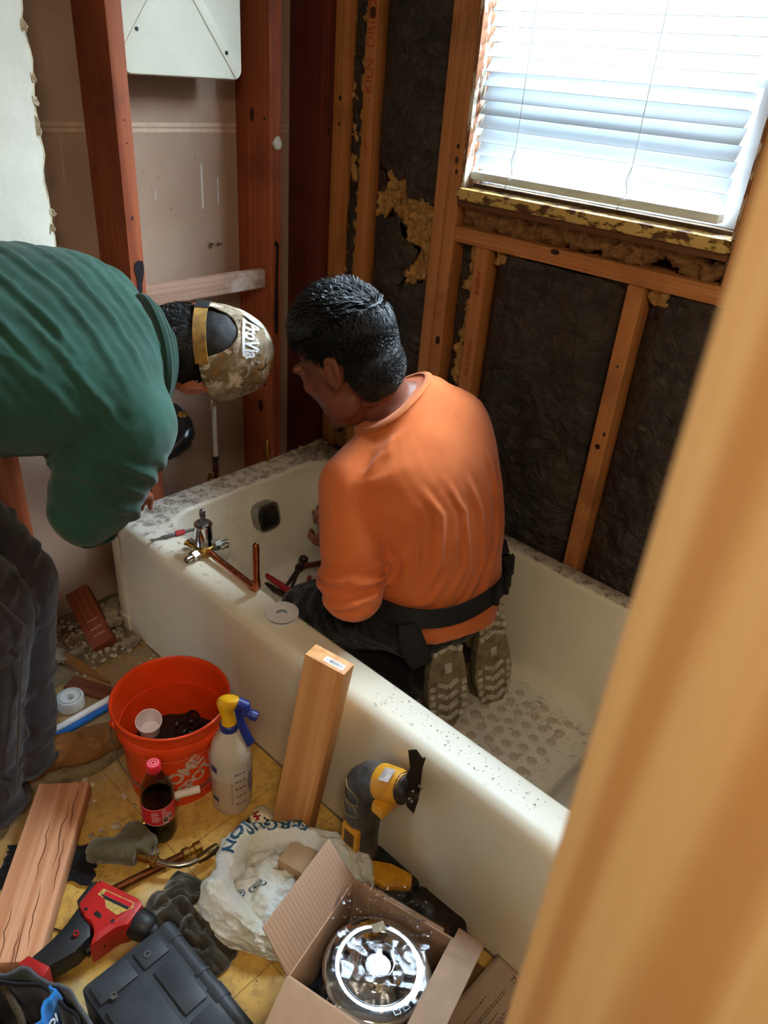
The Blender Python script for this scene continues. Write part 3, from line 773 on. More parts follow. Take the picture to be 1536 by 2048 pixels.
sd = thing('screwdriver', 'slim grey screwdriver with a red collar lying beside the valve', 'screwdriver', (0.196, 0.090, TH + .0075), (0, 0, math.atan2(.137, .035)))
g = G(); turned(g, (-.078, 0, -.002), (1, 0, 0.02), [(.0008, 0), (.0035, .004), (.0035, .008), (.0022, .012), (.0022, .026), (.0045, .030), (.0045, .06), (.0035, .066)], 10); g.obj('shaft', plain('dirty_steel', '#6d6b68', .45, .8), sd)
g = G(); turned(g, (-.012, 0, 0), (1, 0, 0), [(.0065, 0), (.0078, .002), (.0078, .022), (.0065, .024)], 8); g.obj('collar', plain('red_plastic', '#b3303c', .4), sd)
g = G(); turned(g, (.012, 0, 0), (1, 0, 0), [(.0042, 0), (.0042, .058), (.002, .06)], 10); g.obj('rear_shaft', plain('dirty_steel2', '#6d6b68', .45, .8), sd)

tp = thing('thread_tape_roll', 'white spool of thread seal tape lying on the tub rim', 'tape', (0.624, 0.070, TH))
pl = plain('white_spool', '#e2dedb', 0.45, var=0.05, bump=0)
g = G(); g.lathe([(.012, .0), (.037, 0), (.0375, .001), (.0375, .0022), (.012, .0025)], 40); g.obj('lower_flange', pl, tp)
g = G(); g.lathe([(.032, .0026), (.0325, .004), (.0325, .0095), (.032, .011)], 40, cap0=False, cap1=False); g.lathe([(.0125, .0026), (.0125, .011)], 24, cap0=False, cap1=False); g.obj('tape_winding', plain('grey_tape', '#8f9aa6', .6), tp)
g = G(); g.lathe([(.012, .0111), (.0375, .0115), (.038, .0122), (.0375, .0135), (.0125, .0138), (.0118, .0132), (.0118, .0115)], 40, cap0=False, cap1=False); g.obj('upper_flange', pl, tp)

# hammer and pliers lying on the tub floor by the man's knee
hm = thing('claw_hammer', 'dark hammer lying on the tub floor by the knee of the kneeling man', 'hammer', (0.205, 0.515, FLZ))
dk = plain('dark_iron', '#4a4038', 0.45, 0.7, var=0.3)
g = G(); turned(g, (-.022, .020, .024), (.55, -.85, 0), [(.011, 0), (.015, .003), (.015, .016), (.010, .021), (.010, .04), (.013, .045), (.013, .06)], 16)
for s in (-1, 1):
    g.tube([(.010, -.028, .024), (.032 + .004*s, -.065, .026), (.050 + .010*s, -.100, .018), (.062 + .013*s, -.122, .010)], [(.010, .007), (.008, .006), (.006, .005), (.002, .004)], 8)
g.obj('hammer_head', dk, hm)
g = G(); g.tube([(.006, -.008, .022), (.018, .030, .018), (.034, .080, .016)], [(.010, .008), (.009, .007), (.009, .008)], 12); g.obj('handle', plain('red_wood', '#6d3020', .5), hm)
g = G(); g.tube([(.032, .072, .016), (.036, .086, .016), (.043, .108, .016), (.046, .118, .016)], [.011, .014, .014, .010], 12); g.obj('grip', blackrub, hm)
pr = thing('locking_pliers', 'red handled pliers leaning inside the tub against the dark knee', 'pliers', (0.300, 0.378, FLZ))
redp = plain('red_grip', '#a3141f', .4)
g = G(); g.tube([(.035, .01, .035), (0, .0, .033), (-.06, .008, .026), (-.13, .012, .020), (-.145, .02, .024)], [(.012, .010), (.013, .010), (.011, .009), (.009, .008), (.006, .006)], 12); g.obj('grip', redp, pr)
g = G(); g.tube([(.03, .045, .014), (-.02, .09, .010), (-.045, .115, .010)], [(.010, .008), (.010, .008), (.007, .006)], 12); g.obj('grip', redp, pr)
g = G(); g.box((.02, .005, .004), (.075, .04, .024), .006); g.tube([(.02, -.005, .018), (-.06, -.008, .012), (-.11, -.004, .009)], [(.006, .012), (.006, .010), (.003, .006)], 8); g.obj('jaw', dk, pr)

# behind the tub end: waste elbow, supply pipes
absm = plain('abs_plastic', '#141416', .28, var=.2, bump=.02)
ab = thing('waste_elbow', 'black plastic drain elbow sticking out of the end wall beside the cap', 'pipe', (-0.10, 0.25, 0.50))
def off(o, pts): return [Vector(p) - Vector(o) for p in pts]
O = (-0.10, 0.25, 0.50)
g = G(); g.tube(off(O, [(-.138, .30, .535), (-.06, .285, .525), (-.03, .270, .512), (-.022, .250, .498), (-.03, .225, .482), (-.05, .19, .465)]), .027, 20); g.obj('elbow', absm, ab)
g = G(); g.tube(off(O, [(-.026, .262, .506), (-.029, .243, .494)]), .031, 20); g.tube(off(O, [(-.045, .20, .469), (-.062, .175, .458)]), .031, 20); g.obj('hub', absm, ab)
g = G(); turned(g, Vector((-.07, .288, .545)) - Vector(O), (.3, -.1, 1), [(.013, 0), (.013, .010), (.009, .012)], 12); g.obj('brass_cleanout', brass, ab)
pw = thing('supply_pipe', 'white plastic supply pipe with copper stub rising behind the tub end', 'pipe', (-0.05, 0.379, 0.0))
g = G(); g.tube([(0, .002, .40), (0, .003, .62)], .0078, 14); g.obj('white_tube', plain('white_pex', '#dcd9d3', .4, var=.05, bump=0), pw)
g = G(); g.tube([(0, .002, .388), (0, .002, .402)], .0088, 14); g.obj('crimp_ring', blackrub, pw)
g = G(); g.tube([(0, 0, 0.0), (0, .001, .389)], .0068, 12); g.tube([(0, 0, .35), (0, 0, .365)], .009, 12); g.obj('copper_stub', plain('old_copper', '#6b3a28', .5, .7, var=.3), pw)
b1 = G(); turned(b1, (-.02, .338, .0), (0, 0, 1), [(.007, 0), (.007, .345), (.009, .346), (.009, .356), (.006, .357), (.006, .366)], 12); tag(b1.obj('pipe_stub', plain('old_brass', '#8b6a3c', .5, .8), None), 'short capped brass stub just behind the end rim of the tub', 'pipe')
b2 = G(); turned(b2, (.0012, .530, .0), (0, 0, 1), [(.006, 0), (.006, .385), (.009, .386), (.009, .405), (.0065, .406), (.0065, .418), (.0045, .42), (.0045, .436)], 12)
for k in range(6): turned(b2, (.0012, .530, .410 + .004*k), (0, 0, 1), [(.0058, 0), (.0066, .0012), (.0058, .0024)], 12)
o = b2.obj('pipe_nipple', brass, None); o.location = (.009, 0, 0); tag(o, 'threaded brass nipple standing against the second reddish stud', 'pipe')
# white access panel between the studs
ap = thing('access_panel', 'white moulded access panel hanging between the two reddish studs', 'panel', (-0.03, 0.335, 1.385))
pm = plain('ivory_plastic', '#e3e0cd', 0.42, var=0.04, vscale=10, bump=0.02)
def rr2(y0, y1, z0_, z1_, r, x): return [Vector((x, p.x, p.y)) for p in rrect(y0, y1, z0_, z1_, r, 0, 6, 4)]
g = G(); g.loft([rr2(-.165, .152, .0, .50, .022, -.012), rr2(-.165, .152, .0, .50, .022, .004), rr2(-.162, .149, .003, .497, .020, .009), rr2(-.156, .143, .009, .49, .018, .0105)]); g.obj('panel_shell', pm, ap)
def rib(a, b, w=.011):
    a = Vector(a); b = Vector(b); d = (b - a).normalized(); n_ = Vector((-d.y, d.x)); q = [a + n_*w, b + n_*w, b - n_*w, a - n_*w]
    g = G(); g.prism([(p.x, p.y) for p in q], 0.0100, 0.0125, frame((0, 0, 0), (0, 1, 0), z=(1, 0, 0)), .0008); g.obj('rib', pm, ap)
rib((-.162, .03), (-.02, .22)); rib((.138, .012), (-.02, .22)); rib((-.02, .22), (.1, .45)); rib((-.02, .22), (-.15, .45))
for (y, z) in ((-.125, .085), (.105, .055)):
    g = G(); turned(g, (.0125, y, z), (1, 0, 0), [(.0045, -.001), (.0045, .0006), (.003, .0007)], 12); g.obj('screw_hole', blackrub, ap)

# ------------------------------------------------------------------ loose timber
lb = thing('lumber_offcut', 'pine offcut leaning upright against the tub apron, barcode sticker on its top end', 'board')
A = Vector((.811, -.088, 0)); top = Vector((.850, -.037, .487)); ax = (top - A).normalized()
wd = Vector((.082, .022, 0)); wd = (wd - ax*wd.dot(ax)).normalized(); MM = frame(A, ax, y=wd)
lb.matrix_world = MM
ln = (top - A).length
pine2 = wood('pine_offcut', '#d9a268', '#b97c45', 0, 0.55, 40, None, rings=1.3)
g = G(); g.box((0.004, 0, -.039), (ln, .087, 0), .003); g.obj('timber', pine2, lb)
g = G(); g.box((ln, .036, -.031), (ln + .0004, .078, -.016)); st = g.obj('barcode_sticker', plain('sticker', '#e8e4e0', .5, var=.03, bump=0), lb)
g = G(); random.seed(2); yy = .040
while yy < .072:
    w = random.choice((.0007, .0012, .0018)); g.box((ln + .0004, yy, -.028), (ln + .0006, yy + w, -.019)); yy += w + random.choice((.001, .0016))
g.obj('barcode_bars', plain('ink', '#222222', .6, bump=0), st)
for (s, w_) in ((.30, .03), (.22, .055), (.36, .012), (.17, .07)):
    g = G(); g.lathe([(.0035, 0), (.0035, .0004), (.001, .0006)], 10, Matrix.Translation((s, w_, .0))); g.obj('knot', knot, lb)
lf = thing('lumber_offcut', 'cracked pale board lying flat on the floor in the lower left', 'board', (0.608, -0.534, 0.0))
d = Vector((.305, -.264, 0)).normalized(); lf.matrix_world = frame((.417, -.44, .006), d, z=(0, 0, 1))
pine3 = wood('pine_cracked', '#e0ab86', '#b97c56', 0, 0.55, 36, None, rings=1.5)
g = G(); g.box((0, 0, 0), (.385, .106, .040), .004); g.obj('timber', pine3, lf)
crk = plain('crack', '#6d4128', .9, bump=0)
for k, (x0, y0, l_) in enumerate(((.02, .085, .10), (.05, .075, .16), (.10, .05, .13), (.24, .07, .12), (.28, .03, .10), (.33, .055, .08), (.30, .06, .13), (.14, .088, .12))):
    pts = [(x0 + l_*q/8, y0 + .006*nz((q*.4, k, 0), 1) + .008*q/8, .0401) for q in range(9)]
    g = G(); g.tube(pts, [(.0004, .0003 + .0009*math.sin(PI*q/8)) for q in range(9)], 6); g.obj('crack', crk, lf)
wb = thing('wood_block', 'reddish scrap block lying by the end wall near the tub foot', 'wood scrap'); wb.matrix_world = frame((.045, -.085, .012), Vector((-.16, .025, .055)), z=(-.2, -.35, 1))
g = G(); g.box((-.03, -.032, 0), (.17, .032, .036), .003); g.obj('timber', wood('red_scrap', '#8e4a2a', '#5e2a16', 0), wb)
for q in (.0, .022, .05):
    g = G(); g.box((q, -.02, .036), (q + .004, .012, .0366)); g.obj('saw_mark', plain('sawmark', '#b08060', .8), wb)
sh = thing('wood_splinter', 'long tapered wood splinter on the floor between boot and tub', 'wood scrap', (.05, -.205, 0.0), (0, 0, .32))
g = G(); g.prism([(0, 0), (-.03, .025), (.0, .032), (.07, .018), (.165, 0.0), (.06, -.006)], .001, .012, None, .001); g.obj('splinter', wood('splint', '#9a6c38', '#6e4722', 0), sh)
s2_ = thing('wood_scrap', 'thin red wood slat on the floor behind the orange bucket', 'wood scrap', (.21, -.19, 0), (0, 0, .45))
g = G(); g.box((-.09, -.022, 0), (.12, .022, .010), .002); g.obj('slat', wood('redslat', '#7c4630', '#532a1c', 0), s2_)
# plaster rubble by the end wall
bigchips = plain('plaster_chunk', '#a3927c', 0.95, var=0.4, vscale=25, bump=0.5)
def chunk(name, loc, s, seed, label, mat=None):
    random.seed(seed); bm = bmesh.new(); bmesh.ops.create_icosphere(bm, subdivisions=2, radius=1.0)
    for v_ in bm.verts:
        f = 1 + .35*nz(v_.co + Vector((seed, 0, 0)), 1.3); v_.co = Vector((v_.co.x*s[0]*f, v_.co.y*s[1]*f, max(-s[2], min(s[2], v_.co.z*s[2]*1.6))))
    g = G(); g.bm(bm); o = g.obj(name, mat or bigchips, None, smooth=False); o.location = (loc[0], loc[1], loc[2] + s[2]); o.rotation_euler = (random.uniform(-.15, .15), random.uniform(-.15, .15), random.random()*3)
    return tag(o, label, 'rubble')
chunk('plaster_chunk', (-.05, .00, .0), (.055, .030, .018), 1, 'grey plaster lump by the end wall, left of the tub foot')
chunk('plaster_chunk', (-.03, .075, .0), (.060, .045, .028), 2, 'largest plaster slab wedged behind the tub foot')
chunk('plaster_chunk', (.03, -.045, .035), (.028, .020, .010), 3, 'small plaster chip resting on the rubble beside the red block')
chunk('plaster_chunk', (.10, -.035, .0), (.025, .018, .010), 4, 'pale plaster chip against the apron end panel')
chunk('plaster_chunk', (.02, -.20, .0), (.032, .018, .008), 5, 'pale plaster flake touching the wood splinter')
chunk('plaster_chunk', (.04, -.16, .0), (.020, .014, .007), 6, 'small grey plaster flake between the red block and the splinter')
scatter('floor_rubble', 'loose plaster rubble strewn at the foot of the end wall', [(-.12, .13, -.20, .10, 0.0, 420, .002, .011), (.1, .3, -.1, -.01, 0.0, 90, .001, .005), (-.12, .05, -.3, .0, 0.0, 60, .003, .018)], 8)
scatter('sawdust_flakes', 'small paper and plaster flakes on the yellow floor by the boot', [(.42, .62, -.42, -.28, 0.0, 40, .002, .010), (.6, 1.0, -.45, -.05, 0.0, 160, .0006, .003), (.3, .5, -.55, -.4, 0.0, 90, .001, .004)], 9)

# ------------------------------------------------------------------ orange bucket
orange = plain('orange_bucket', '#e2420f', 0.38, var=0.08, vscale=14, bump=0.03)
bk = thing('bucket', 'open orange plastic bucket with a white stencilled logo panel', 'bucket', (.554, -.184, 0))
g = G(); g.lathe([(.098, .0), (.104, .003), (.1115, .150), (.1125, .166), (.1195, .168), (.1205, .172), (.1205, .196), (.1185, .199), (.1215, .203), (.1225, .208), (.1225, .226), (.1245, .229), (.1270, .231), (.1280, .234), (.1270, .237), (.1245, .238), (.1225, .236), (.1205, .225), (.1120, .150), (.101, .008), (.0, .006)], 64, cap1=False)
g.obj('bucket_body', orange, bk, ang=50)
logo = plain('white_print', '#d8b7a4', .5, var=.25, vscale=90, bump=0)
def on_bucket(u, w, off_=.0006, th0=-.40):
    z = .092 + w; r = .1045 + (.1115 - .1045)*(z/.15) + off_; a = th0 + u/r
    return Vector((r*math.cos(a), r*math.sin(a), z))
def frame_strip(g, pts, wd_=.0010):
    n_ = len(pts)
    for (a, b) in zip(pts, pts[1:]):
        a = Vector(a); b = Vector(b); d_ = (b - a).normalized(); nn = Vector((-d_.y, d_.x))*wd_
        k = max(1, int((b - a).length/.008))
        L_ = []
        for q in range(k + 1):
            p = a.lerp(b, q/k); L_.append((on_bucket(*(p + nn)), on_bucket(*(p - nn))))
        for q in range(k): g.add([L_[q][0], L_[q+1][0], L_[q+1][1], L_[q][1]], [(0, 1, 2, 3)])
h = .060
g = G(); frame_strip(g, [(-h, -h), (h, -h), (h, h), (-h, h), (-h, -h)]); g.obj('logo_border', logo, bk, smooth=False)
def btxt(s, size, cx, cy, bold):
    ca, sa = math.cos(R(42)), math.sin(R(42))
    def fn(p):
        x, y = p.x*1.0, p.y*1.0
        return on_bucket(cx + x*ca - y*sa, cy + x*sa + y*ca, .0010 + p.z)
    text_mesh('logo_lettering', s, size, logo, bk, fn=fn, bold=bold, extrude=.0002, space=.92)
btxt('THE', .020, -.042, .004, .0008); btxt('HOME', .046, -.008, .012, .0014); btxt('DEPOT', .040, .016, -.020, .0012)
for s in (1, -1):
    a = R(-29 + 90*s)
    g = G(); turned(g, (.1205*math.cos(a), .1205*math.sin(a), .183), (math.cos(a), math.sin(a), 0), [(.013, -.002), (.013, .004), (.006, .008), (.004, .011)], 14); g.obj('handle_ear', orange, bk)
aL = R(-29 - 92); aR = R(-29 + 92); pts = []
eL = Vector((.129*math.cos(aL), .129*math.sin(aL), .183)); eR = Vector((.129*math.cos(aR), .129*math.sin(aR), .183))
mid = Vector((.118*math.cos(R(-27)), .118*math.sin(R(-27)), .048))
for k in range(31):
    s = k/30; a = aL + (aR - aL)*s
    drop = math.sin(PI*s)**0.75
    r = .131 - .004*drop
    pts.append(Vector((r*math.cos(a), r*math.sin(a), .183 - .118*drop)))
g = G(); g.tube(pts, .0016, 8); g.obj('bail_wire', steel, bk)
g = G(); gp = [p for p in pts[13:19]]; g.tube([gp[0].lerp(gp[-1], q/5)*1.03 - Vector((0, 0, .002)) for q in range(6)], .0085, 14); g.obj('bail_grip', plain('white_grip', '#e3d8c8', .5, var=.1), bk)
# in the bucket
cup = thing('plastic_cup', 'small white plastic cup inside the orange bucket', 'cup', (.487, -.206, .092), (R(8), R(16), 0))
g = G(); g.lathe([(.020, 0), (.022, .001), (.0275, .046), (.0295, .047), (.0295, .0495), (.0275, .050), (.0262, .046), (.021, .004), (.0, .003)], 32, cap1=False); g.obj('cup_shell', plain('milk_plastic', '#e7dfe0', .4, var=.04, bump=0), cup)
o = G(); o.lathe([(0.001, .0), (.100, .0), (.104, .05), (.104, .066), (.098, .072), (.05, .078), (.0, .080)], 40)
me = o.mesh('f'); fuzz(me, 30, .006); fo = link('fitting_pile', me, plain('dark_fill', '#2b1c18', .8, var=.4, vscale=40, bump=.4)); fo.location = (.554, -.184, .008); tag(fo, 'dark heap of scrap filling the bottom of the orange bucket', 'debris', kind='stuff')
random.seed(5)
CL_ = ('black coupling ring in the orange bucket, in the middle of the five', 'black coupling ring in the orange bucket, nearest the spray bottle', 'black coupling ring in the orange bucket, farthest back of the five', 'black coupling ring in the orange bucket, rightmost by the back wall', 'black coupling ring in the orange bucket, nearest the white cup')
for k, (x, y) in enumerate(((.545, -.135), (.565, -.150), (.530, -.120), (.575, -.125), (.545, -.160))):
    g = G(); g.lathe([(.014, -.005), (.017, -.003), (.017, .003), (.014, .005), (.011, .003), (.011, -.003), (.014, -.005)], 20, cap0=False, cap1=False)
    r_ = g.obj('pipe_coupling', absm, None); r_.location = (x, y, .098 + .004*k); r_.rotation_euler = (random.uniform(-.5, .5), random.uniform(-.5, .5), 0)
    tag(r_, CL_[k], 'fitting', 'black couplings in the bucket')
# ------------------------------------------------------------------ soda bottle
so = thing('soda_bottle', 'half empty clear soda bottle with red cap and red label', 'bottle', (.672, -.302, 0))
pet = NT('clear_pet'); pet.set(0.06, 0, .5, Transmission_Weight=1.0, IOR=1.12); pet.base('#dfe0d8')
g = G(); prof = [(.020, .0), (.028, .001), (.031, .008), (.0335, .02), (.0315, .045), (.0300, .058), (.0330, .068), (.0335, .075), (.0335, .115), (.0325, .122), (.0330, .135), (.0300, .152), (.0225, .172), (.0150, .190), (.0125, .197), (.0125, .201)]
g.lathe(prof, 40, cap1=False)
so_o = g.obj('bottle_shell', pet.m, so)
sol = so_o.modifiers.new('t', 'SOLIDIFY'); sol.thickness = .0006; sol.offset = -1
cola = plain('cola', '#120805', .1, var=.1, bump=0, spec=.6)
g = G(); g.lathe([(.019, .002), (.027, .003), (.030, .009), (.0325, .02), (.0305, .045), (.0290, .058), (.0320, .069), (.0325, .076), (.0325, .104), (.0, .1045)], 40, cap1=False); g.obj('cola', cola, so)
labm = plain('red_label', '#c01f2a', .42, var=.06, bump=0)
g = G(); g.lathe([(.0338, .066), (.0342, .075), (.0342, .112), (.0336, .116)], 40, cap0=False, cap1=False); lo = g.obj('label_wrap', labm, so)
lw = plain('label_white', '#e6cfc8', .5, bump=0)
def on_soda(a, z, r=.03435): return Vector((r*math.cos(a), r*math.sin(a), z))
def patch(nm, a0, a1, z0_, z1_, mat, par, r=.03435, k=6):
    g = G(); g.grid(lambda u, w: on_soda(a0 + (a1 - a0)*u, z0_ + (z1_ - z0_)*w, r), k, 1); return g.obj(nm, mat, par)
random.seed(4)
for k in range(6):
    z_ = .105 - k*.0052
    patch('print_line', -.95, -.95 + random.uniform(.35, .55), z_, z_ + .0016, lw, lo); 
    if k < 4: patch('print_line', -.34, -.34 + random.uniform(.25, .55), z_ + .004, z_ + .0056, lw, lo)
patch('print_panel', -.30, .02, .070, .090, lw, lo)
patch('print_mark', .08, .26, .074, .092, lw, lo); patch('print_mark', .11, .23, .077, .089, plain('ink2', '#2a2020', .5, bump=0), lo, .0344)
patch('print_panel_core', -.27, -.01, .0725, .0875, plain('ink3', '#5b4a46', .5, var=.5, vscale=600, bump=0), lo, .0344)
for zz_ in (.0672, .1142): patch('print_band', -1.6, 1.6, zz_, zz_ + .0010, lw, lo, .0343, 20)
capm = plain('red_cap', '#cf2230', .4, var=.05, bump=0)
g = G(); n_ = 60
rr_ = []
for r_, z_ in ((.0140, .197), (.0147, .1985), (.0147, .214), (.0138, .2165), (.001, .2168)):
    rr_.append([Vector((r_*(1 + (.02 if k % 2 else 0)*(r_ > .014))*math.cos(2*PI*k/n_), r_*(1 + (.02 if k % 2 else 0)*(r_ > .014))*math.sin(2*PI*k/n_), z_)) for k in range(n_)])
g.loft(rr_, cap0=False); cp = g.obj('cap', capm, so)
g = G(); 
for r_ in (.0035, .0085): g.lathe([(r_, .2168), (r_ + .0012, .2173), (r_ + .0024, .2168)], 30, cap0=False, cap1=False)
g.obj('cap_print', plain('pink_print', '#ee8f96', .5, bump=0), cp)
# ------------------------------------------------------------------ spray bottle
sy = thing('spray_bottle', 'translucent spray bottle with yellow head and blue trigger', 'bottle', (.708, -.143, 0))
sp_ = NT('milky_plastic'); sp_.set(0.35, 0, .4, Transmission_Weight=0.35, IOR=1.2); sp_.base('#ddd0bf')
g = G(); g.lathe([(.034, 0), (.041, .002), (.0435, .008), (.0435, .09), (.0440, .138), (.0435, .142), (.0440, .146), (.0435, .160), (.0400, .180), (.0320, .203), (.0210, .224), (.0180, .232), (.0178, .240)], 44, cap1=True); g.obj('bottle_body', sp_.m, sy)
g = G(); g.lathe([(.0437, .012), (.0438, .090), (.0440, .104)], 44, cap0=False, cap1=False); liq = g.obj('liquid_level', plain('liquid_tint', '#b9a48f', .3, var=.03, bump=0), sy)
bluep = plain('blue_plastic', '#20307f', .4, var=.1, bump=0); yel = plain('yellow_plastic', '#e3aa14', .4, var=.08, bump=0)
g = G(); g.lathe([(.0190, .226), (.0195, .228), (.0195, .243), (.0175, .245)], 32); g.obj('neck_collar', bluep, sy)
DIR = Vector((.80, .60, 0)).normalized(); SID = Vector((-DIR.y, DIR.x, 0))
def lay(u, z): return DIR*u + Vector((0, 0, z))
g = G()
rg_ = []
for (cu, z, ru, rs) in ((0.0, .244, .0165, .0165), (-.001, .258, .0150, .0150), (-.004, .272, .0145, .0140), (-.004, .286, .0180, .0150), (-.001, .298, .0240, .0155), (.003, .306, .0245, .0150), (.004, .312, .0200, .0120), (.004, .3145, .012, .006)):
    rg_.append([lay(cu, z) + DIR*ru*math.cos(2*PI*k/24) + SID*rs*math.sin(2*PI*k/24) for k in range(24)])
g.loft(rg_); g.obj('spray_head', yel, sy)
g = G(); g.tube([lay(.020, .304), lay(.036, .298), lay(.040, .285)], [(.012, .0125), (.012, .012), (.008, .010)], 14); turned(g, lay(.028, .282), (DIR.x, DIR.y, -.35), [(.0085, 0), (.0085, .018), (.011, .020), (.011, .033), (.007, .035)], 14); g.obj('nozzle', bluep, sy)
g = G(); g.tube([lay(.018, .296), lay(.022, .272), lay(.026, .245), lay(.036, .215), lay(.046, .188)], [(.004, .008), (.005, .009), (.005, .009), (.005, .010), (.003, .010)], 12); g.obj('trigger', bluep, sy)
inkb = plain('blue_ink', '#3a3f6a', .5, bump=0)
def on_spray(a, z, r=.0445): return Vector((r*math.cos(a), r*math.sin(a), z))
def spatch(nm, a0, a1, z0_, z1_, mat=inkb, r=.0445, k=3):
    g = G(); g.grid(lambda u, w: on_spray(a0 + (a1 - a0)*u, z0_ + (z1_ - z0_)*w, r), k, 1); return g.obj(nm, mat, sy)
for k, z_ in enumerate((.128, .106, .084, .060, .036)):
    spatch('scale_tick', -.42, -.34, z_, z_ + .0012)
    def fn(p, z_=z_): return on_spray(-.16 + p.x/.0445, z_ + .001 + p.y, .0445 + p.z)
    text_mesh('scale_number', ('28 fl. oz.', '24 fl. oz.', '20 fl. oz.', '16 fl. oz.', '8 fl. oz.')[k], .0075, inkb, sy, fn=fn, extrude=.0001, bold=.0002)
spatch('scale_bar', -.62, -.60, .040, .110)
spatch('side_print', .30, .33, .060, .140); spatch('side_print', .36, .85, .092, .112, plain('lilac_print', '#8b84a6', .5, bump=0), k=5); spatch('side_print', .36, .85, .050, .085, plain('lilac_print2', '#8b84a6', .5, bump=0), k=5)
spatch('logo_print', -1.75, -1.32, .040, .052, k=5); spatch('logo_print', -1.8, -1.35, .128, .146, k=5)
# ------------------------------------------------------------------ people
def V(*p): return Vector(p)
class Torso:
    """cross sections along a spine: (centre, half width, half depth)"""
    def __init__(s, secs, right, exp=2.4):
        s.secs = [(Vector(c), a, b) for c, a, b in secs]; s.right = Vector(right); s.e = exp
    def at(s, t):
        n = len(s.secs) - 1; f = min(max(t, 0), 1)*n; i = min(int(f), n - 1); f -= i
        P = [s.secs[max(0, min(n, i + k))] for k in (-1, 0, 1, 2)]
        def cr(a, b, c, d): return b + (c - a)*(.5*f) + (a*2 - b*5 + c*4 - d)*(.5*f*f) + (b*3 - a - c*3 + d)*(.5*f**3)
        c = cr(*[p[0] for p in P]); a = cr(*[p[1] for p in P]); b = cr(*[p[2] for p in P])
        tan = (s.secs[min(i + 1, n)][0] - s.secs[i][0]).normalized() if n else V(0, 0, 1)
        t2 = (s.secs[min(i + 2, n)][0] - s.secs[min(i + 1, n - 1)][0]).normalized() if i + 2 <= n else tan
        t0 = (s.secs[i][0] - s.secs[i - 1][0]).normalized() if i > 0 else tan
        tan = (t0*(1 - f)*.5 + tan + t2*f*.5).normalized()
        r = (s.right - tan*s.right.dot(tan)).normalized()
        d = r.cross(tan) * 1.0
        return c, a, b, r, d
    def pt(s, t, phi, off=0.0):
        c, a, b, r, d = s.at(t); co, si = math.cos(phi), math.sin(phi)
        k = (abs(co)**s.e + abs(si)**s.e)**(-1/s.e)
        return c + r*((a + off)*co*k) + d*((b + off)*si*k)
    def loft(s, g, off=0.0, t0=0.0, t1=1.0, n=22, seg=36):
        rings = [[s.pt(t0 + (t1 - t0)*i/n, 2*PI*k/seg, off) for k in range(seg)] for i in range(n + 1)]
        g.loft(rings)
def limb(g, pts, seg=16):
    """tapered chain [(point, radius)] closed by spheres at the joints"""
    for (p, r) in pts: g.sphere(p, r*.995, seg, 10)
    for (p, r), (q, r2) in zip(pts, pts[1:]): g.tube([p, Vector(p).lerp(Vector(q), .5), q], [r, (r + r2)/2, r2], seg)
def head_parts(g, Mh):
    def sp(c, r, rot=None):
        m = Mh @ Matrix.Translation(c)
        if rot: m = m @ Euler(rot).to_matrix().to_4x4()
        g.sphere((0, 0, 0), r, 22, 14, m)
    sp((-.010, 0, .024), (.100, .079, .102)); sp((-.045, 0, .0), (.062, .066, .075))
    sp((.036, 0, -.035), (.062, .064, .082)); sp((.046, 0, -.084), (.046, .048, .040)); sp((.080, 0, -.104), (.020, .024, .018))
    for s in (-1, 1):
        sp((.032, .036*s, -.074), (.045, .022, .032)); sp((.070, .038*s, -.020), (.024, .022, .020))   # jaw corner, cheekbone
        sp((.092, .028*s, .020), (.012, .026, .010))                                                    # brow
        sp((.084, .031*s, .001), (.013, .014, .010))                                                    # lid
        sp((-.020, .084*s, -.010), (.019, .0070, .030), (R(0), R(-14), R(24*s))); sp((-.010, .078*s, -.034), (.010, .007, .010))
        sp((-.033, .090*s, -.006), (.007, .005, .023), (0, R(-14), 0)); sp((-.022, .089*s, .015), (.012, .005, .007)); sp((.010, .077*s, .010), (.010, .006, .014)); sp((.006, .079*s, -.016), (.006, .006, .010))
        sp((.102, .011*s, -.042), (.012, .009, .009))                                                   # nostril wing
    g.tube([Mh @ V(.088, 0, .014), Mh @ V(.104, 0, -.012), Mh @ V(.114, 0, -.036)], [.008, .0095, .012], 12)
    sp((.094, 0, -.066), (.011, .022, .006)); sp((.091, 0, -.077), (.012, .020, .0075))
def fingers(g, Mh, curl=.5, spread=1.0, side=1):
    """hand in a local frame: x along the fingers, y across towards the thumb, z out of the back"""
    g.sphere((0, 0, 0), (.046, .040, .014), 16, 10, Mh @ Matrix.Translation((.045, 0, 0)))
    g.sphere((0, 0, 0), (.030, .030, .016), 14, 8, Mh @ Matrix.Translation((.015, 0, 0)))
    for k, (y, ln) in enumerate(((.030, .072), (.010, .080), (-.011, .074), (-.030, .058))):
        p = V(.080, y, .0); d = 0.0; pts = [(Mh @ V(.060, y*.9, 0), .0100), (Mh @ p, .0092)]
        for q, f in enumerate((.45, .30, .25)):
            d += curl*(.6, .9, .7)[q]
            p = p + V(math.cos(d)*ln*f, y*.10*spread*f, -math.sin(d)*ln*f); pts.append((Mh @ p, (.0086, .0080, .0070)[q]))
        limb(g, pts, 10)
    p0 = V(.012, .026, -.004); p1 = V(.036, .046, -.014); p2 = V(.060, .054, -.024); p3 = V(.080, .050, -.032)
    limb(g, [(Mh @ p0, .013), (Mh @ p1, .0115), (Mh @ p2, .0100), (Mh @ p3, .0080)], 10)
def hull_cut(me, keep):
    bm = bmesh.new(); bm.from_mesh(me)
    bmesh.ops.delete(bm, geom=[f for f in bm.faces if not keep(f.calc_center_median())], context='FACES'); bm.to_mesh(me); bm.free()
    me.shade_smooth(); return me

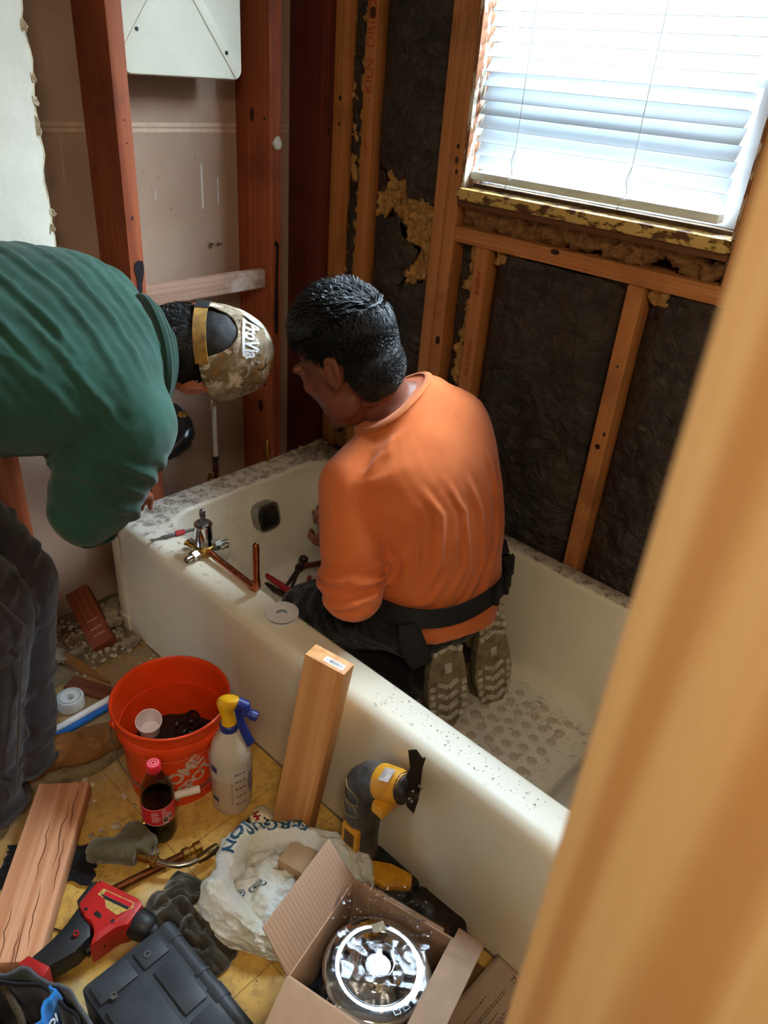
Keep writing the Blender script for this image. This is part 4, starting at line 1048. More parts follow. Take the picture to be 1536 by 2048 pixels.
def skin_mat(name, c1, c2):
    t = NT(name); v = t.coords(); t.base(t.mix(t.ramp(t.noise(v, 14, 4), [(.35, 0.0), (.65, 1.0)]), c1, c2))
    t.set(.5, 0, .4, Subsurface_Weight=.12); t.b.inputs['Subsurface Radius'].default_value = (.012, .004, .002); t.bump(t.noise(v, 260, 2), .08, .002); return t.m
def cloth(name, c, c2=None, rib=None, weave=420, rough=.85, blotch=None, sheen=.15):
    t = NT(name); v = t.coords(); f = t.noise(v, 9, 4, .6)
    dk = c2 or '#%02x%02x%02x' % tuple(int(int(c.lstrip('#')[i:i+2], 16)*.86) for i in (0, 2, 4))
    col = t.mix(t.ramp(f, [(.35, 0.0), (.68, 1.0)]), c, dk)
    if blotch: col = t.mix(t.ramp(t.noise(v, 22, 5, .7), [(.56, 0.0), (.70, .55)]), col, blotch)
    t.base(col); h = t.noise(v, weave, 2)
    if rib:
        w = t.n('ShaderNodeTexWave'); t.l(t.coords(rot=rib), w.inputs[0]); w.inputs['Scale'].default_value = 55; h = w.outputs['Fac']
    t.bump(h, .05 if rib else .12, .0015); t.set(rough, 0, .15, Sheen_Weight=sheen); return t.m
hairm = NT('black_hair'); hairm.base('#0d0b0b').set(.5, 0, .28, Anisotropic=.5); hairm = hairm.m
scalp = plain('scalp_hair', '#12100f', .6, bump=.3, vscale=200)
def strands(Mh, rad, cen, keep, n, seed, length, flow, name, parent, width=.0011, bend=.5):
    """short tapered hair blades rooted on an ellipsoid"""
    random.seed(seed); g = G(); k = 0; cen = V(*cen)
    while k < n:
        z = random.uniform(-1, 1); a = random.uniform(0, 2*PI); q = math.sqrt(1 - z*z); d = V(q*math.cos(a), q*math.sin(a), z)
        p = cen + V(d.x*rad[0], d.y*rad[1], d.z*rad[2])
        if not keep(p): continue
        k += 1
        nn = V(d.x/rad[0], d.y/rad[1], d.z/rad[2]).normalized(); fl = flow(p); fl = (fl - nn*fl.dot(nn)); fl = fl.normalized() if fl.length > 1e-5 else nn.orthogonal().normalized()
        fl = (fl + nn.cross(fl)*random.uniform(-.45, .45)).normalized()
        L_ = length(p)*random.uniform(.65, 1.2); sd_ = nn.cross(fl).normalized()*width*random.uniform(.7, 1.4)
        lift = random.uniform(.15, .6)
        p1 = p + (fl*(1 - lift*.5) + nn*lift)*L_*.5; p2 = p1 + (fl + nn*(lift*(1 - bend) - bend*.55))*L_*.5
        r0 = p - nn*.003
        g.add([Mh @ (r0 - sd_), Mh @ (r0 + sd_), Mh @ (p1 + sd_*.9 + nn*.0004), Mh @ (p1 - sd_*.9), Mh @ p2], [(0, 1, 2, 3), (3, 2, 4)])
    return g.obj(name, hairm, parent)

# ---------------- person kneeling in the tub
pa = thing('person', 'person in an orange shirt kneeling in the bathtub, back to the camera', 'person', (.78, .41, FLZ))
def local(o, root): o.data.transform(Matrix.Translation(-Vector(root.location))); o.parent = root; return o
spine = Torso([((.80, .40, .30), .150, .115), ((.80, .405, .37), .158, .120), ((.79, .405, .46), .158, .116), ((.765, .403, .56), .170, .118), ((.73, .398, .65), .190, .120), ((.690, .392, .725), .195, .110), ((.655, .375, .790), .120, .080), ((.635, .355, .825), .066, .062)], (-.05, .93, .24))
HA = V(.580, .284, .908); fA = V(-.83, -.19, -.53).normalized(); MA = frame(HA, fA, z=(-.36, -.12, 1.0)) @ Matrix.Scale(1.10, 4)
shL, shR = V(.675, .215, .672), V(.700, .560, .715)
elL, wrL = V(.735, .172, .455), V(.640, .226, .492)
elR, wrR = V(.62, .62, .50), V(.44, .50, .43)
hipL, hipR = V(.79, .315, .345), V(.79, .505, .345)
knL, knR = V(.415, .318, .128), V(.42, .520, .128)
anL, anR = V(.835, .345, .145), V(.850, .500, .145)
g = G(); head_parts(g, MA)
g.tube([spine.at(.93)[0] - V(0, 0, .02), V(.622, .340, .850), MA @ V(-.022, 0, -.055)], [.062, .055, .054], 20)
spine.loft(g, -.016)
for (s, e, w) in ((shL, elL, wrL), (shR, elR, wrR)):
    limb(g, [(spine.at(.70)[0].lerp(s, .6), .060), (s, .054), (s.lerp(e, .5), .047), (e, .039), (e.lerp(w, .35), .039), (w, .026)])
    d = (w - e).normalized(); Mh = frame(w, d, z=(0.1, -.2, .97)); fingers(g, Mh, .45)
for (h, k, a) in ((hipL, knL, anL), (hipR, knR, anR)):
    limb(g, [(h, .085), (h.lerp(k, .5), .072), (k, .053), (k.lerp(a, .35), .052), (a, .036)])
body = remesh(g, .0045, 5)
skA = skin_mat('skin_kneeling', '#7c4630', '#6a3a28')
local(link('body', body, skA), pa)
# eyes
for s in (-1, 1):
    g = G(); g.sphere((0, 0, 0), .0105, 14, 10, MA @ Matrix.Translation((.0825, .031*s, -.0005)))
    local(g.obj('eye', plain('eye', '#d9d2c8', .2, bump=0), None), pa)
# hair
ca, ra = (-.012, 0, .030), (.104, .085, .108)
def keepA(p):
    x, y, z = p.x, p.y, p.z
    if x > .045: lim = .062 + .10*max(0, x - .07)
    elif x > -.015: lim = .062 - (.045 - x)/.06*.070 + (.0)
    else: lim = -.008 - min(1, (-.015 - x)/.035)*.076
    return z > lim
g = G(); g.sphere(ca, (ra[0]*.975, ra[1]*.97, ra[2]*.98), 72, 48)
me = hull_cut(g.mesh('hair_base'), keepA); me.transform(MA); fuzz(me, 60, .003)
hb = local(link('hair', me, scalp), pa)
whorl = V(-.070, -.01, .105)
def flowA(p):
    d = p - whorl
    if p.z > .07: return V(1, .1*math.sin(p.y*60), 0) + d*2.0 + V(.3, 0, 0)
    return V(.15, 0, -1)
g = G(); g.sphere((-.036, 0, -.026), (.074, .068, .070), 48, 32); me = hull_cut(g.mesh('nape'), lambda p: p.x < -.030 - .25*max(0, -p.z - .05) and p.z > -.088); me.transform(MA); fuzz(me, 70, .002)
local(link('hair_nape', me, scalp), pa)
ho2 = strands(MA, (.074, .068, .070), (-.036, 0, -.026), lambda p: p.x < -.030 and -.090 < p.z < .03, 3000, 13, lambda p: .007, lambda p: V(.05, 0, -1), 'hair_strands', None, .0009); local(ho2, pa)
ho = strands(MA, ra, ca, keepA, 7500, 3, lambda p: .010 + .034*max(0, min(1, (p.z - .02)/.09)), flowA, 'hair_strands', None, .0012)
local(ho, pa); ho.parent = pa
# shirt
g = G(); spine.loft(g, .010, .05, .93, 26, 40)
lb_ = [V(.80, .41, .255)]
g.tube([V(.815, .395, .300), V(.805, .402, .34), V(.80, .41, .40)], [(.135, .168), (.138, .170), (.13, .168)], 28, up=(1, 0, 0))
limb(g, [(spine.at(.70)[0].lerp(shL, .5), .085), (shL + V(.0, .012, -.01), .078), (shL.lerp(elL, .5) + V(.01, 0, 0), .074), (elL + V(.012, -.006, .0), .072), (elL.lerp(wrL, .30) + V(.0, 0, -.004), .058), (elL.lerp(wrL, .55), .046)])
limb(g, [(spine.at(.70)[0].lerp(shR, .5), .075), (shR, .066), (shR.lerp(elR, .5), .062), (elR, .062), (elR.lerp(wrR, .5), .048)])
shirt = remesh(g, .0055, 9)
def sp_fold(T, pts, off=.012): return [tuple(T.pt(t, R(a), off)) for t, a in pts]
# right = +y (his right, far side), 90 deg = back
FL = []
for pts, w, h in (([(.62, 125), (.50, 118), (.36, 128), (.24, 150)], .008, .006), ([(.60, 108), (.48, 100), (.34, 104), (.22, 130)], .008, .007), ([(.58, 92), (.46, 84), (.30, 86), (.20, 112)], .009, .007), ([(.66, 70), (.50, 62), (.34, 64), (.22, 92)], .008, .006), ([(.56, 138), (.44, 140), (.32, 152)], .008, .006), ([(.55, 50), (.40, 44), (.26, 50)], .008, .005), ([(.30, 70), (.22, 85), (.17, 110), (.14, 140)], .010, .008), ([(.33, 120), (.25, 140), (.22, 165)], .008, .006), ([(.86, 120), (.80, 140), (.72, 160)], .009, .004), ([(.84, 135), (.76, 155), (.66, 172)], .008, .004), ([(.26, 95), (.18, 120), (.13, 150)], .008, .006)):
    FL.append((sp_fold(spine, pts), w, h))
def arm_ring(c, ax, r, a0, a1, n=7):
    ax = Vector(ax).normalized(); u = ax.orthogonal().normalized(); w = ax.cross(u)
    return [tuple(c + u*(r*math.cos(a0 + (a1 - a0)*k/n)) + w*(r*math.sin(a0 + (a1 - a0)*k/n))) for k in range(n + 1)]
axL = elL - shL
for f, r, a in ((.55, .080, .4), (.72, .080, 1.6), (.86, .078, 2.6), (.96, .076, .6), (.80, .080, 4.2), (1.04, .076, 3.4), (.90, .08, 5.4)):
    FL.append((arm_ring(shL.lerp(elL, f) + V(.012, -.005, 0), axL + V(.10, .10, 0)*(f - .7), r, a, a + 2.6), .010, .013))
folds(shirt, FL); fuzz(shirt, 9, .0028, 2)
shO = local(link('shirt', shirt, cloth('orange_cotton', '#dc7640', '#cf6a36')), pa)
g = G(); pts = [spine.pt(.925, 2*PI*k/40, .0105) + V(.0, 0, .001) for k in range(41)]; g.tube(pts, [(.0025, .008)]*41, 8); local(g.obj('collar', cloth('orange_rib', '#d87a44', rib=(0, 0, 0)), None), pa)
# trousers
g = G()
for (h, k, a) in ((hipL, knL, anL), (hipR, knR, anR)):
    limb(g, [(h + V(0, 0, -.01), .100), (h.lerp(k, .5), .088), (k + V(.004, 0, .004), .068), (k.lerp(a, .35), .066), (k.lerp(a, .7), .060), (a + V(-.015, 0, .0), .056), (a + V(.015, 0, .03), .050)])
g.sphere((.795, .41, .33), (.13, .185, .10), 24, 14)
tr = remesh(g, .006, 6); fuzz(tr, 11, .010, 3); fuzz(tr, 30, .004, 2)
local(link('trousers', tr, cloth('black_denim', '#1c1818', '#141112', blotch='#3a302c')), pa)
# work shoes, soles turned to the camera
olive = cloth('dusty_leather', '#806742', '#6a5436', blotch='#a08a62', weave=200, sheen=0)
solem = plain('sole_rubber', '#8f7d5c', .85, var=.3, vscale=40, bump=.25); lugm = plain('worn_lug', '#c4baa6', .8, var=.25, vscale=60, bump=.2)
def outline(n=36):
    """sole outline, x from heel (0) to toe (.285), y half width"""
    pts = []
    for k in range(n):
        a = 2*PI*k/n; c, s = math.cos(a), math.sin(a)
        x = .1425 + .1425*(abs(c)**.72)*(1 if c > 0 else -1)
        u = x/.285; hw = .034 + .016*math.sin(max(0, min(1, (u - .25)/.72))*PI)**.8 - .004*math.exp(-((u - .42)/.12)**2)
        pts.append((x, hw*(abs(s)**.72)*(1 if s > 0 else -1)))
    return pts
def work_shoe(parent, Ms, ankle, lug_seed, M_up=olive, sole=True):
    """local x heel->toe, z from sole up into the shoe"""
    ol = outline(); rings = []
    for z, sx, sy, dx in ((0, 1, 1, 0), (.018, 1.0, 1.0, 0), (.022, .985, .97, .002), (.030, .965, .94, .004)):
        rings.append([Ms @ V(dx + .1425 + (x - .1425)*sx, y*sy, z) for x, y in ol])
    g = G(); g.loft(rings); so_ = local(g.obj('shoe_sole', solem, None), parent)
    g = G()
    g.sphere((.195, 0, .045), (.080, .046, .034), 20, 12, Ms); g.sphere((.245, 0, .040), (.036, .042, .028), 18, 10, Ms); g.sphere((.06, 0, .055), (.060, .036, .045), 18, 12, Ms); g.sphere((.125, 0, .062), (.07, .038, .040), 18, 12, Ms)
    g.tube([Ms @ V(.055, 0, .06), Ms @ V(.06, 0, .10), Ms @ V(.062, 0, .145)], [(.048, .038), (.050, .042), (.052, .044)], 20, up=Ms.to_3x3() @ V(1, 0, 0))
    me = remesh(g, .005, 4); fuzz(me, 30, .004, 3)
    up = local(link('shoe_upper', me, M_up), parent)
    if sole:
        def lug(poly):
            g = G(); g.prism(poly, -.0045, .0005, Ms, .0007); l = g.obj('tread_lug', lugm, None, smooth=False); l.data.transform(Matrix.Translation(-Vector(parent.location))); l.parent = so_
        def box_(x, y, a, b, rot=0):
            ca_, sa_ = math.cos(rot), math.sin(rot); lug([(x + p*ca_ - q*sa_, y + p*sa_ + q*ca_) for p, q in ((-a, -b), (a, -b), (a, b), (-a, b))])
        for x in (.165, .185, .205, .225, .245):
            for s in (-1, 1):
                w = .038 if x < .235 else .031; box_(x, s*w, .0065, .006, s*.2)
        for x in (.160, .188, .216, .244):
            for s in (-1, 1): box_(x + .003, s*.0125, .0055, .014, s*.55)
        for x in (.012, .034, .056, .078):
            for s in (-1, 1): box_(x, s*(.024 if x < .02 else .029), .007, .0055, -s*.15)
        for x in (.022, .048, .072):
            for s in (-1, 1): box_(x, s*.0105, .0050, .0115, -s*.5)
        box_(.120, 0, .012, .008)
    return so_
MsL = frame((.884, .342, .364), (.17, -.02, -.97), z=(-.82, .38, -.30)) @ Matrix.Scale(1.10, 4); MsR = frame((.912, .478, .348), (.17, .06, -.97), z=(-.84, .34, -.30)) @ Matrix.Scale(1.10, 4)
work_shoe(pa, MsL, anL, 1); work_shoe(pa, MsR, anR, 2)
# tool belt
g = G(); n = 64; rg = []
beltT = Torso([((.810, .400, .335), .168, .132), ((.800, .402, .405), .172, .132), ((.79, .405, .46), .168, .126)], (-.05, .97, .10))
for k in range(n):
    a = 2*PI*k/n; rg.append(k)
def belt_pt(a, dz, off=0.0):
    p = beltT.pt(.44, a, off); u = (beltT.at(.6)[0] - beltT.at(.3)[0]).normalized(); return p + u*dz
g.loft([[belt_pt(2*PI*k/n, -.022, .012) for k in range(n)], [belt_pt(2*PI*k/n, .022, .008) for k in range(n)], [belt_pt(2*PI*k/n, .022, .004) for k in range(n)], [belt_pt(2*PI*k/n, -.022, .008) for k in range(n)], [belt_pt(2*PI*k/n, -.022, .012) for k in range(n)]], False, False)
webb = plain('black_webbing', '#161415', .7, bump=.2, vscale=150)
local(g.obj('tool_belt', webb, None), pa)
for a in (R(80), R(62), R(50)):
    g = G(); c = belt_pt(a, 0, .014); t_ = (belt_pt(a + .05, 0, .014) - belt_pt(a - .05, 0, .014)).normalized(); n_ = (c - beltT.at(.44)[0]).normalized()
    g.box((-.006, -.004, -.026), (.006, .006, .026), .002, frame(c, t_, y=n_)); local(g.obj('belt_keeper', webb, None), pa)
pc = belt_pt(R(14), -.005, .030); Mp = frame(pc, (belt_pt(R(18), 0) - belt_pt(R(10), 0)), y=(pc - beltT.at(.44)[0]))
g = G()
for lo, hi in (((-.034, -.022, -.040), (.034, -.018, .030)), ((-.034, .022, -.040), (.034, .026, .012)), ((-.034, -.018, -.040), (-.030, .022, .020)), ((.030, -.018, -.040), (.034, .022, .020)), ((-.03, -.018, -.040), (.03, .022, -.036))): g.box(lo, hi, .0015, Mp)
local(g.obj('belt_pouch', webb, None), pa)
g = G(); g.tube([belt_pt(R(28), .03, .016), belt_pt(R(20), .055, .02), belt_pt(R(12), .05, .026), belt_pt(R(10), .02, .03)], [(.004, .016)]*4, 8); local(g.obj('pouch_strap', webb, None), pa)
hp = [belt_pt(R(158), -.012, .014), belt_pt(R(155), -.05, .018), belt_pt(R(151), -.09, .018), belt_pt(R(147), -.115, .012)]
g = G(); g.tube(hp, [(.006, .022), (.006, .028), (.006, .030), (.005, .026)], 12, up=(0.6, -.6, 0)); local(g.obj('belt_holster', webb, None), pa)

# ---------------- person bending over at the end of the tub
pb = thing('person', 'person in a green shirt and camouflage cap bending over beside the tub end', 'person', (.42, -.42, 0))
rb = V(.86, -.35, -.36)
spB = Torso([((0.235, -0.696, 0.905), .165, .125), ((0.245, -0.616, 0.935), .172, .130), ((0.275, -0.496, 0.965), .170, .128), ((0.305, -0.376, 0.975), .182, .132), ((0.338, -0.256, 0.965), .198, .132), ((0.365, -0.156, 0.945), .200, .118), ((0.382, -0.091, 0.930), .130, .085), ((0.390, -0.056, 0.925), .068, .066)], rb)
HB = V(.402, .042, .916); fB = V(-.58, .42, -.70).normalized(); MB = frame(HB, fB, z=(.62, .76, -.02))
sR, sL = V(0.515, -0.191, 0.865), V(0.215, -0.066, 0.985)
eR, wR = V(.474, -.268, .695), V(.262, -.075, .568)
eL, wL = V(0.100, 0.004, 0.800), V(0.030, 0.134, 0.600)
hR, hL = V(.36, -.62, .86), V(.20, -.56, .92)
kR, kL = V(.405, -.455, .520), V(.325, -.375, .50)
aR_, aL_ = V(.400, -.535, .095), V(.372, -.440, .10)
g = G(); head_parts(g, MB)
g.tube([spB.at(.93)[0] - V(.006, .03, 0), V(.390, -.035, .925), MB @ V(-.022, 0, -.05)], [.066, .060, .056], 20)
spB.loft(g, -.016)
for (s, e, w) in ((sR, eR, wR), (sL, eL, wL)):
    limb(g, [(spB.at(.70)[0].lerp(s, .6), .062), (s, .056), (s.lerp(e, .5), .048), (e, .041), (e.lerp(w, .35), .040), (w, .028)])
    fingers(g, frame(w, (w - e), z=(.5, -.3, .8)), .6)
for (h, k, a) in ((hR, kR, aR_), (hL, kL, aL_)):
    limb(g, [(h, .090), (h.lerp(k, .5), .076), (k, .056), (k.lerp(a, .35), .054), (a, .038)])
body = remesh(g, .0045, 5)
local(link('body', body, skin_mat('skin_bending', '#b06a4c', '#9c5a40')), pb)
for s in (-1, 1):
    g = G(); g.sphere((0, 0, 0), .0105, 14, 10, MB @ Matrix.Translation((.0825, .031*s, -.0005))); local(g.obj('eye', plain('eye_b', '#d9d2c8', .2, bump=0), None), pb)
def keepB(p): 
    if p.x > .04: return p.z > .06
    return p.z > (-.072 if p.x < -.03 else -.072 + (p.x + .03)/.07*.10)
g = G(); g.sphere(ca, (ra[0]*.965, ra[1]*.955, ra[2]*.965), 64, 44); me = hull_cut(g.mesh('hair_base'), keepB); me.transform(MB); fuzz(me, 70, .002)
local(link('hair', me, scalp), pb)
g = G(); g.sphere((-.038, 0, -.034), (.082, .076, .078), 48, 32); me = hull_cut(g.mesh('nape'), lambda p: p.x < -.020 and p.z > -.098); me.transform(MB); fuzz(me, 70, .002); local(link('hair_nape', me, scalp), pb)
local(strands(MB, (.082, .076, .078), (-.038, 0, -.034), lambda p: p.x < -.020 and -.10 < p.z < .03, 3000, 15, lambda p: .011, lambda p: V(.05, 0, -1), 'hair_strands', None, .0010), pb)
local(strands(MB, (ra[0]*.97, ra[1]*.96, ra[2]*.97), ca, lambda p: keepB(p) and p.z < .015 and p.x < .03, 3800, 9, lambda p: .014, lambda p: V(.1, 0, -1), 'hair_strands', None, .0010), pb)
# cap worn forwards, open back with strap
t = NT('camouflage'); v = t.coords()
n1 = t.noise(t.coords((1, 1, 1)), 14, 5, .62, .8); n2 = t.noise(v, 24, 5, .6, 1.2); n3 = t.noise(t.coords((2.4, 1, .6)), 34, 4, .65, 1.8)
c = t.mix(t.ramp(n1, [(.40, 0.0), (.56, 1.0)]), '#968a76', '#6f5d46')
c = t.mix(t.ramp(n2, [(.52, 0.0), (.58, .85)]), c, '#c3b8a4')
c = t.mix(t.ramp(n2, [(.36, .8), (.42, 0.0)]), c, '#8a6026')
c = t.mix(t.ramp(n3, [(.60, 0.0), (.64, .9)]), c, '#332a20')
t.base(c).set(.8, 0, .2); t.bump(t.noise(v, 420, 2), .15, .0015); camo = t.m
cc, cr_ = V(-.008, 0, .030), (.1085, .0905, .1100)
def band_z(x): return .018 + .20*(x + .01) - (.0)
def cap_pt(a, b, off=0.0):
    """a around (0 = front), b 0 at the band .. 1 at the crown"""
    co, si = math.cos(a), math.sin(a)
    x0, y0 = cc.x + (cr_[0] + off)*co, (cr_[1] + off)*si; zb = band_z(x0)
    e = b*PI/2; top = cc.z + cr_[2] + off + .004
    k = math.cos(e)**.82
    return V(cc.x + (x0 - cc.x)*k, y0*k, zb + (top - zb)*math.sin(e))
def open_half(a):
    """height of the back opening for angle a"""
    d = abs(abs(a) - PI) if abs(a) > PI/2 else 9
    return .35*math.sqrt(max(0, 1 - (d/.62)**2)) if d < .62 else 0.0
nA, nB = 96, 26; g = G(); vs = []; fs = []
for i in range(nA):
    a = -PI + 2*PI*i/nA; o_ = open_half(a)
    for j in range(nB + 1):
        b = o_ + (1 - o_)*j/nB; vs.append(MB @ cap_pt(a, b*.995))
for i in range(nA):
    for j in range(nB): fs.append((i*(nB+1) + j, ((i+1) % nA)*(nB+1) + j, ((i+1) % nA)*(nB+1) + j + 1, i*(nB+1) + j + 1))
g.add(vs, fs); me = g.mesh('cap_crown', True, 80); fuzz(me, 28, .0035, 3)
capo = local(link('cap', me, camo), pb); sld = capo.modifiers.new('t', 'SOLIDIFY'); sld.thickness = .0022; sld.offset = 1
def sub(o, par): o.data.transform(Matrix.Translation(-Vector(pb.location))); o.parent = par; return o
g = G(); vs = []; ns = 24
for i in range(ns + 1):
    a = PI - .74 + 1.48*i/ns
    for off_, db in ((.004, -.04), (.004, .17), (.0065, .17), (.0065, -.04)):
        p = cap_pt(a, 0, off_); vs.append(MB @ (p + V(0, 0, db*.115)))
g.add(vs, [(i*4 + q, i*4 + (q + 1) % 4, (i + 1)*4 + (q + 1) % 4, (i + 1)*4 + q) for i in range(ns) for q in range(4)])
sub(g.obj('cap_strap', plain('strap_camo', '#9c7430', .8, var=.4, vscale=60, c2='#6d5026'), None), capo)
g = G(); vs = []
for i in range(7):
    a = PI - .74 + .30*i/6
    for off_, db in ((.0062, -.048), (.0062, .178), (.0080, .178), (.0080, -.048)): vs.append(MB @ (cap_pt(a, 0, off_) + V(0, 0, db*.115)))
g.add(vs, [(i*4 + q, i*4 + (q + 1) % 4, (i + 1)*4 + (q + 1) % 4, (i + 1)*4 + q) for i in range(6) for q in range(4)])
sub(g.obj('strap_fastener', webb, None), capo)
g = G()
for i in range(13): pass
bv = []; nb = 24
for i in range(nb + 1):
    a = -1.05 + 2.1*i/nb; p = cap_pt(a, 0.02); ext = .068*math.cos(a*.78)**.6
    for q in range(7):
        u = q/6; bv.append(MB @ (p + V(ext*u, p.y*.10*u, .004*u - .020*u*u - .9*(p.y**2)*u)))
g.add(bv, [(i*7 + q, (i+1)*7 + q, (i+1)*7 + q + 1, i*7 + q + 1) for i in range(nb) for q in range(6)])
bo = sub(g.obj('cap_brim', camo, None), capo); sld = bo.modifiers.new('t', 'SOLIDIFY'); sld.thickness = .003
prt = plain('cap_print', '#d9dde0', .6, bump=0); prb = plain('cap_print_blue', '#9fc0c9', .6, bump=0)
def on_cap(a0, b0):
    def fn(p):
        return MB @ cap_pt(PI + a0 + p.x/.088, b0 + p.y/.150, .0050 + p.z)
    return fn
sub(text_mesh('cap_lettering', 'ProVia', .032, prt, None, fn=on_cap(.12, .475), bold=.0009, extrude=.0003), capo)
sub(text_mesh('cap_lettering', "the better view", .0085, prt, None, fn=on_cap(.10, .555), bold=.0002, extrude=.0002), capo) if False else None
g = G(); fnc = on_cap(-.54, .49)
g.grid(lambda u, w: fnc(V((u - .5)*.018*math.sin(PI*min(.98, max(.02, w)))**.6 + (w - .5)*.012, (w - .5)*.034, .0003)), 5, 10); sub(g.obj('cap_emblem', prb, None), capo)
g = G(); fnc = on_cap(.08, .395)
g.grid(lambda u, w: fnc(V((u - .5)*.085, (w - .5)*.004, .0003)), 16, 1); sub(g.obj('cap_underline', prt, None), capo)
# shirt
g = G(); spB.loft(g, .014, .10, .94, 26, 44)
limb(g, [(spB.at(.70)[0].lerp(sR, .5), .092), (sR, .086), (sR.lerp(eR, .45) + V(.0, -.01, 0), .088), (sR.lerp(eR, .8), .082), (eR + V(.006, -.008, .008), .066), (eR.lerp(wR, .18), .056)])
g.tube([sR.lerp(eR, .3) + V(-.02, .0, 0), eR + V(-.03, .01, .06)], [.09, .075], 20)
limb(g, [(spB.at(.70)[0].lerp(sL, .5), .092), (sL, .084), (sL.lerp(eL, .5), .074), (eL, .062)])
g.sphere((.305, -.35, .945), (.19, .22, .14), 24, 14)
shirtB = remesh(g, .006, 9)
FL = []
for k, (t0_, t1_, ph0, ph1, w, h) in enumerate(((.22, .50, 168, 12, .008, .006), (.30, .60, 165, 15, .007, .007), (.38, .68, 160, 18, .007, .006), (.46, .74, 155, 22, .007, .006), (.54, .80, 150, 30, .007, .006), (.62, .86, 145, 45, .006, .005), (.14, .42, 165, 20, .008, .006), (.26, .52, 120, 5, .006, .005), (.34, .60, 110, 5, .006, .005), (.70, .90, 140, 55, .006, .005), (.42, .66, 80, -5, .007, .006), (.50, .72, 80, 5, .007, .006))):
    FL.append(([tuple(spB.pt(t0_ + (t1_ - t0_)*(q/10)**1.2, R(ph0 + (ph1 - ph0)*q/10), .014)) for q in range(11)], w, h))
axR = eR - sR
for f, a in ((.35, .3), (.55, 1.4), (.75, 2.2), (.95, .9), (.6, 4.0)):
    FL.append((arm_ring(sR.lerp(eR, f), axR + V(.1, 0, .1), .086, a, a + 2.2), .008, .006))
for q in range(5):
    c0 = spB.at(.93)[0]; FL.append(([tuple(spB.pt(.90 + .012*q, R(a), .016)) for a in (20, 60, 100, 150)], .004, .0035))
folds(shirtB, FL); fuzz(shirtB, 12, .004, 3)
green = cloth('green_jersey', '#2a5043', '#223f35', rib=(0, 0, R(70)))
local(link('shirt', shirtB, green), pb)
g = G()
for q in range(3):
    pts = [spB.pt(.93 + .028*q, 2*PI*k/40, .022 - .004*q) + V(0.0, .004*q, .0) for k in range(41)]; g.tube(pts, .010, 8)
local(g.obj('collar', cloth('green_collar', '#203c31'), None), pb)
g = G(); cfc = eR.lerp(wR, .13) + V(.004, -.012, 0); axf = (wR - eR).normalized()
u_ = axf.orthogonal().normalized(); w_ = axf.cross(u_)
for q in range(2): g.tube([cfc + axf*(.016*q - .01) + (u_*math.cos(2*PI*k/30) + w_*math.sin(2*PI*k/30))*(.062 - .003*q + .002*math.sin(k*1.7)) for k in range(31)], .005, 8)
local(g.obj('sleeve_cuff', green, None), pb)
# jeans
g = G()
for (h, k, a) in ((hR, kR, aR_), (hL, kL, aL_)):
    limb(g, [(h, .115), (h.lerp(k, .5), .100), (k, .084), (k.lerp(a, .4), .074), (k.lerp(a, .8), .068), (a + V(0, -.005, .04), .066)]); e_ = -.050 if a is aR_ else -.012; g.tube([k.lerp(a, .75), a + V(0, -.004, e_*.5 + .02), a + V(0, -.004, e_)], [.068, .068, .075] if a is aR_ else [.066, .062, .064], 24)
g.sphere((.28, -.60, .90), (.17, .14, .15), 24, 14)
jn = remesh(g, .006, 6); P_ = get_co(jn)
FL = []
for (h, k, a) in ((hR, kR, aR_), (hL, kL, aL_)):
    for f, a0 in ((.55, 0), (.75, 1.0), (.92, 2.0), (1.0, 3.6), (.85, 4.4)): FL.append((arm_ring(h.lerp(k, f), k - h, .088, a0, a0 + 2.0), .010, .008))
    for f, a0 in ((.08, .5), (.2, 3.0), (.55, 1.5), (.72, 4.0), (.82, .2), (.90, 2.6), (.97, 5.0)): FL.append((arm_ring(k.lerp(a, f), a - k + V(.1, .1, 0), .078, a0, a0 + 1.9), .009, .007))
folds(jn, FL); fuzz(jn, 12, .006, 3)
jeans = cloth('dark_denim', '#332c2e', '#272326', blotch='#4a4240', weave=500)
local(link('jeans', jn, jeans), pb)
seam = cloth('seam', '#4a4346')
for (h, k, a, o_) in ((hR, kR, aR_, V(.078, .03, 0)),):
    pts = [h.lerp(k, .5) + o_*1.25, h.lerp(k, .8) + o_*1.12, k + o_*1.08, k.lerp(a, .3) + o_*1.0, k.lerp(a, .6) + o_*.97, k.lerp(a, .95) + o_*.92]
    g = G(); g.tube(pts, .0025, 6); local(g.obj('side_seam', seam, None), pb)
hemm = cloth('hem', '#3b3634', blotch='#6b6258')
for a, hr_, hz_ in ((aR_, .0735, -.040), (aL_, .0630, -.004)):
    g = G(); pts = [a + V(hr_*math.cos(2*PI*k/30), hr_*math.sin(2*PI*k/30) - .004, hz_ + .002*math.sin(k)) for k in range(31)]; g.tube(pts, [(.0025, .009)]*31, 8); local(g.obj('trouser_hem', hemm, None), pb)
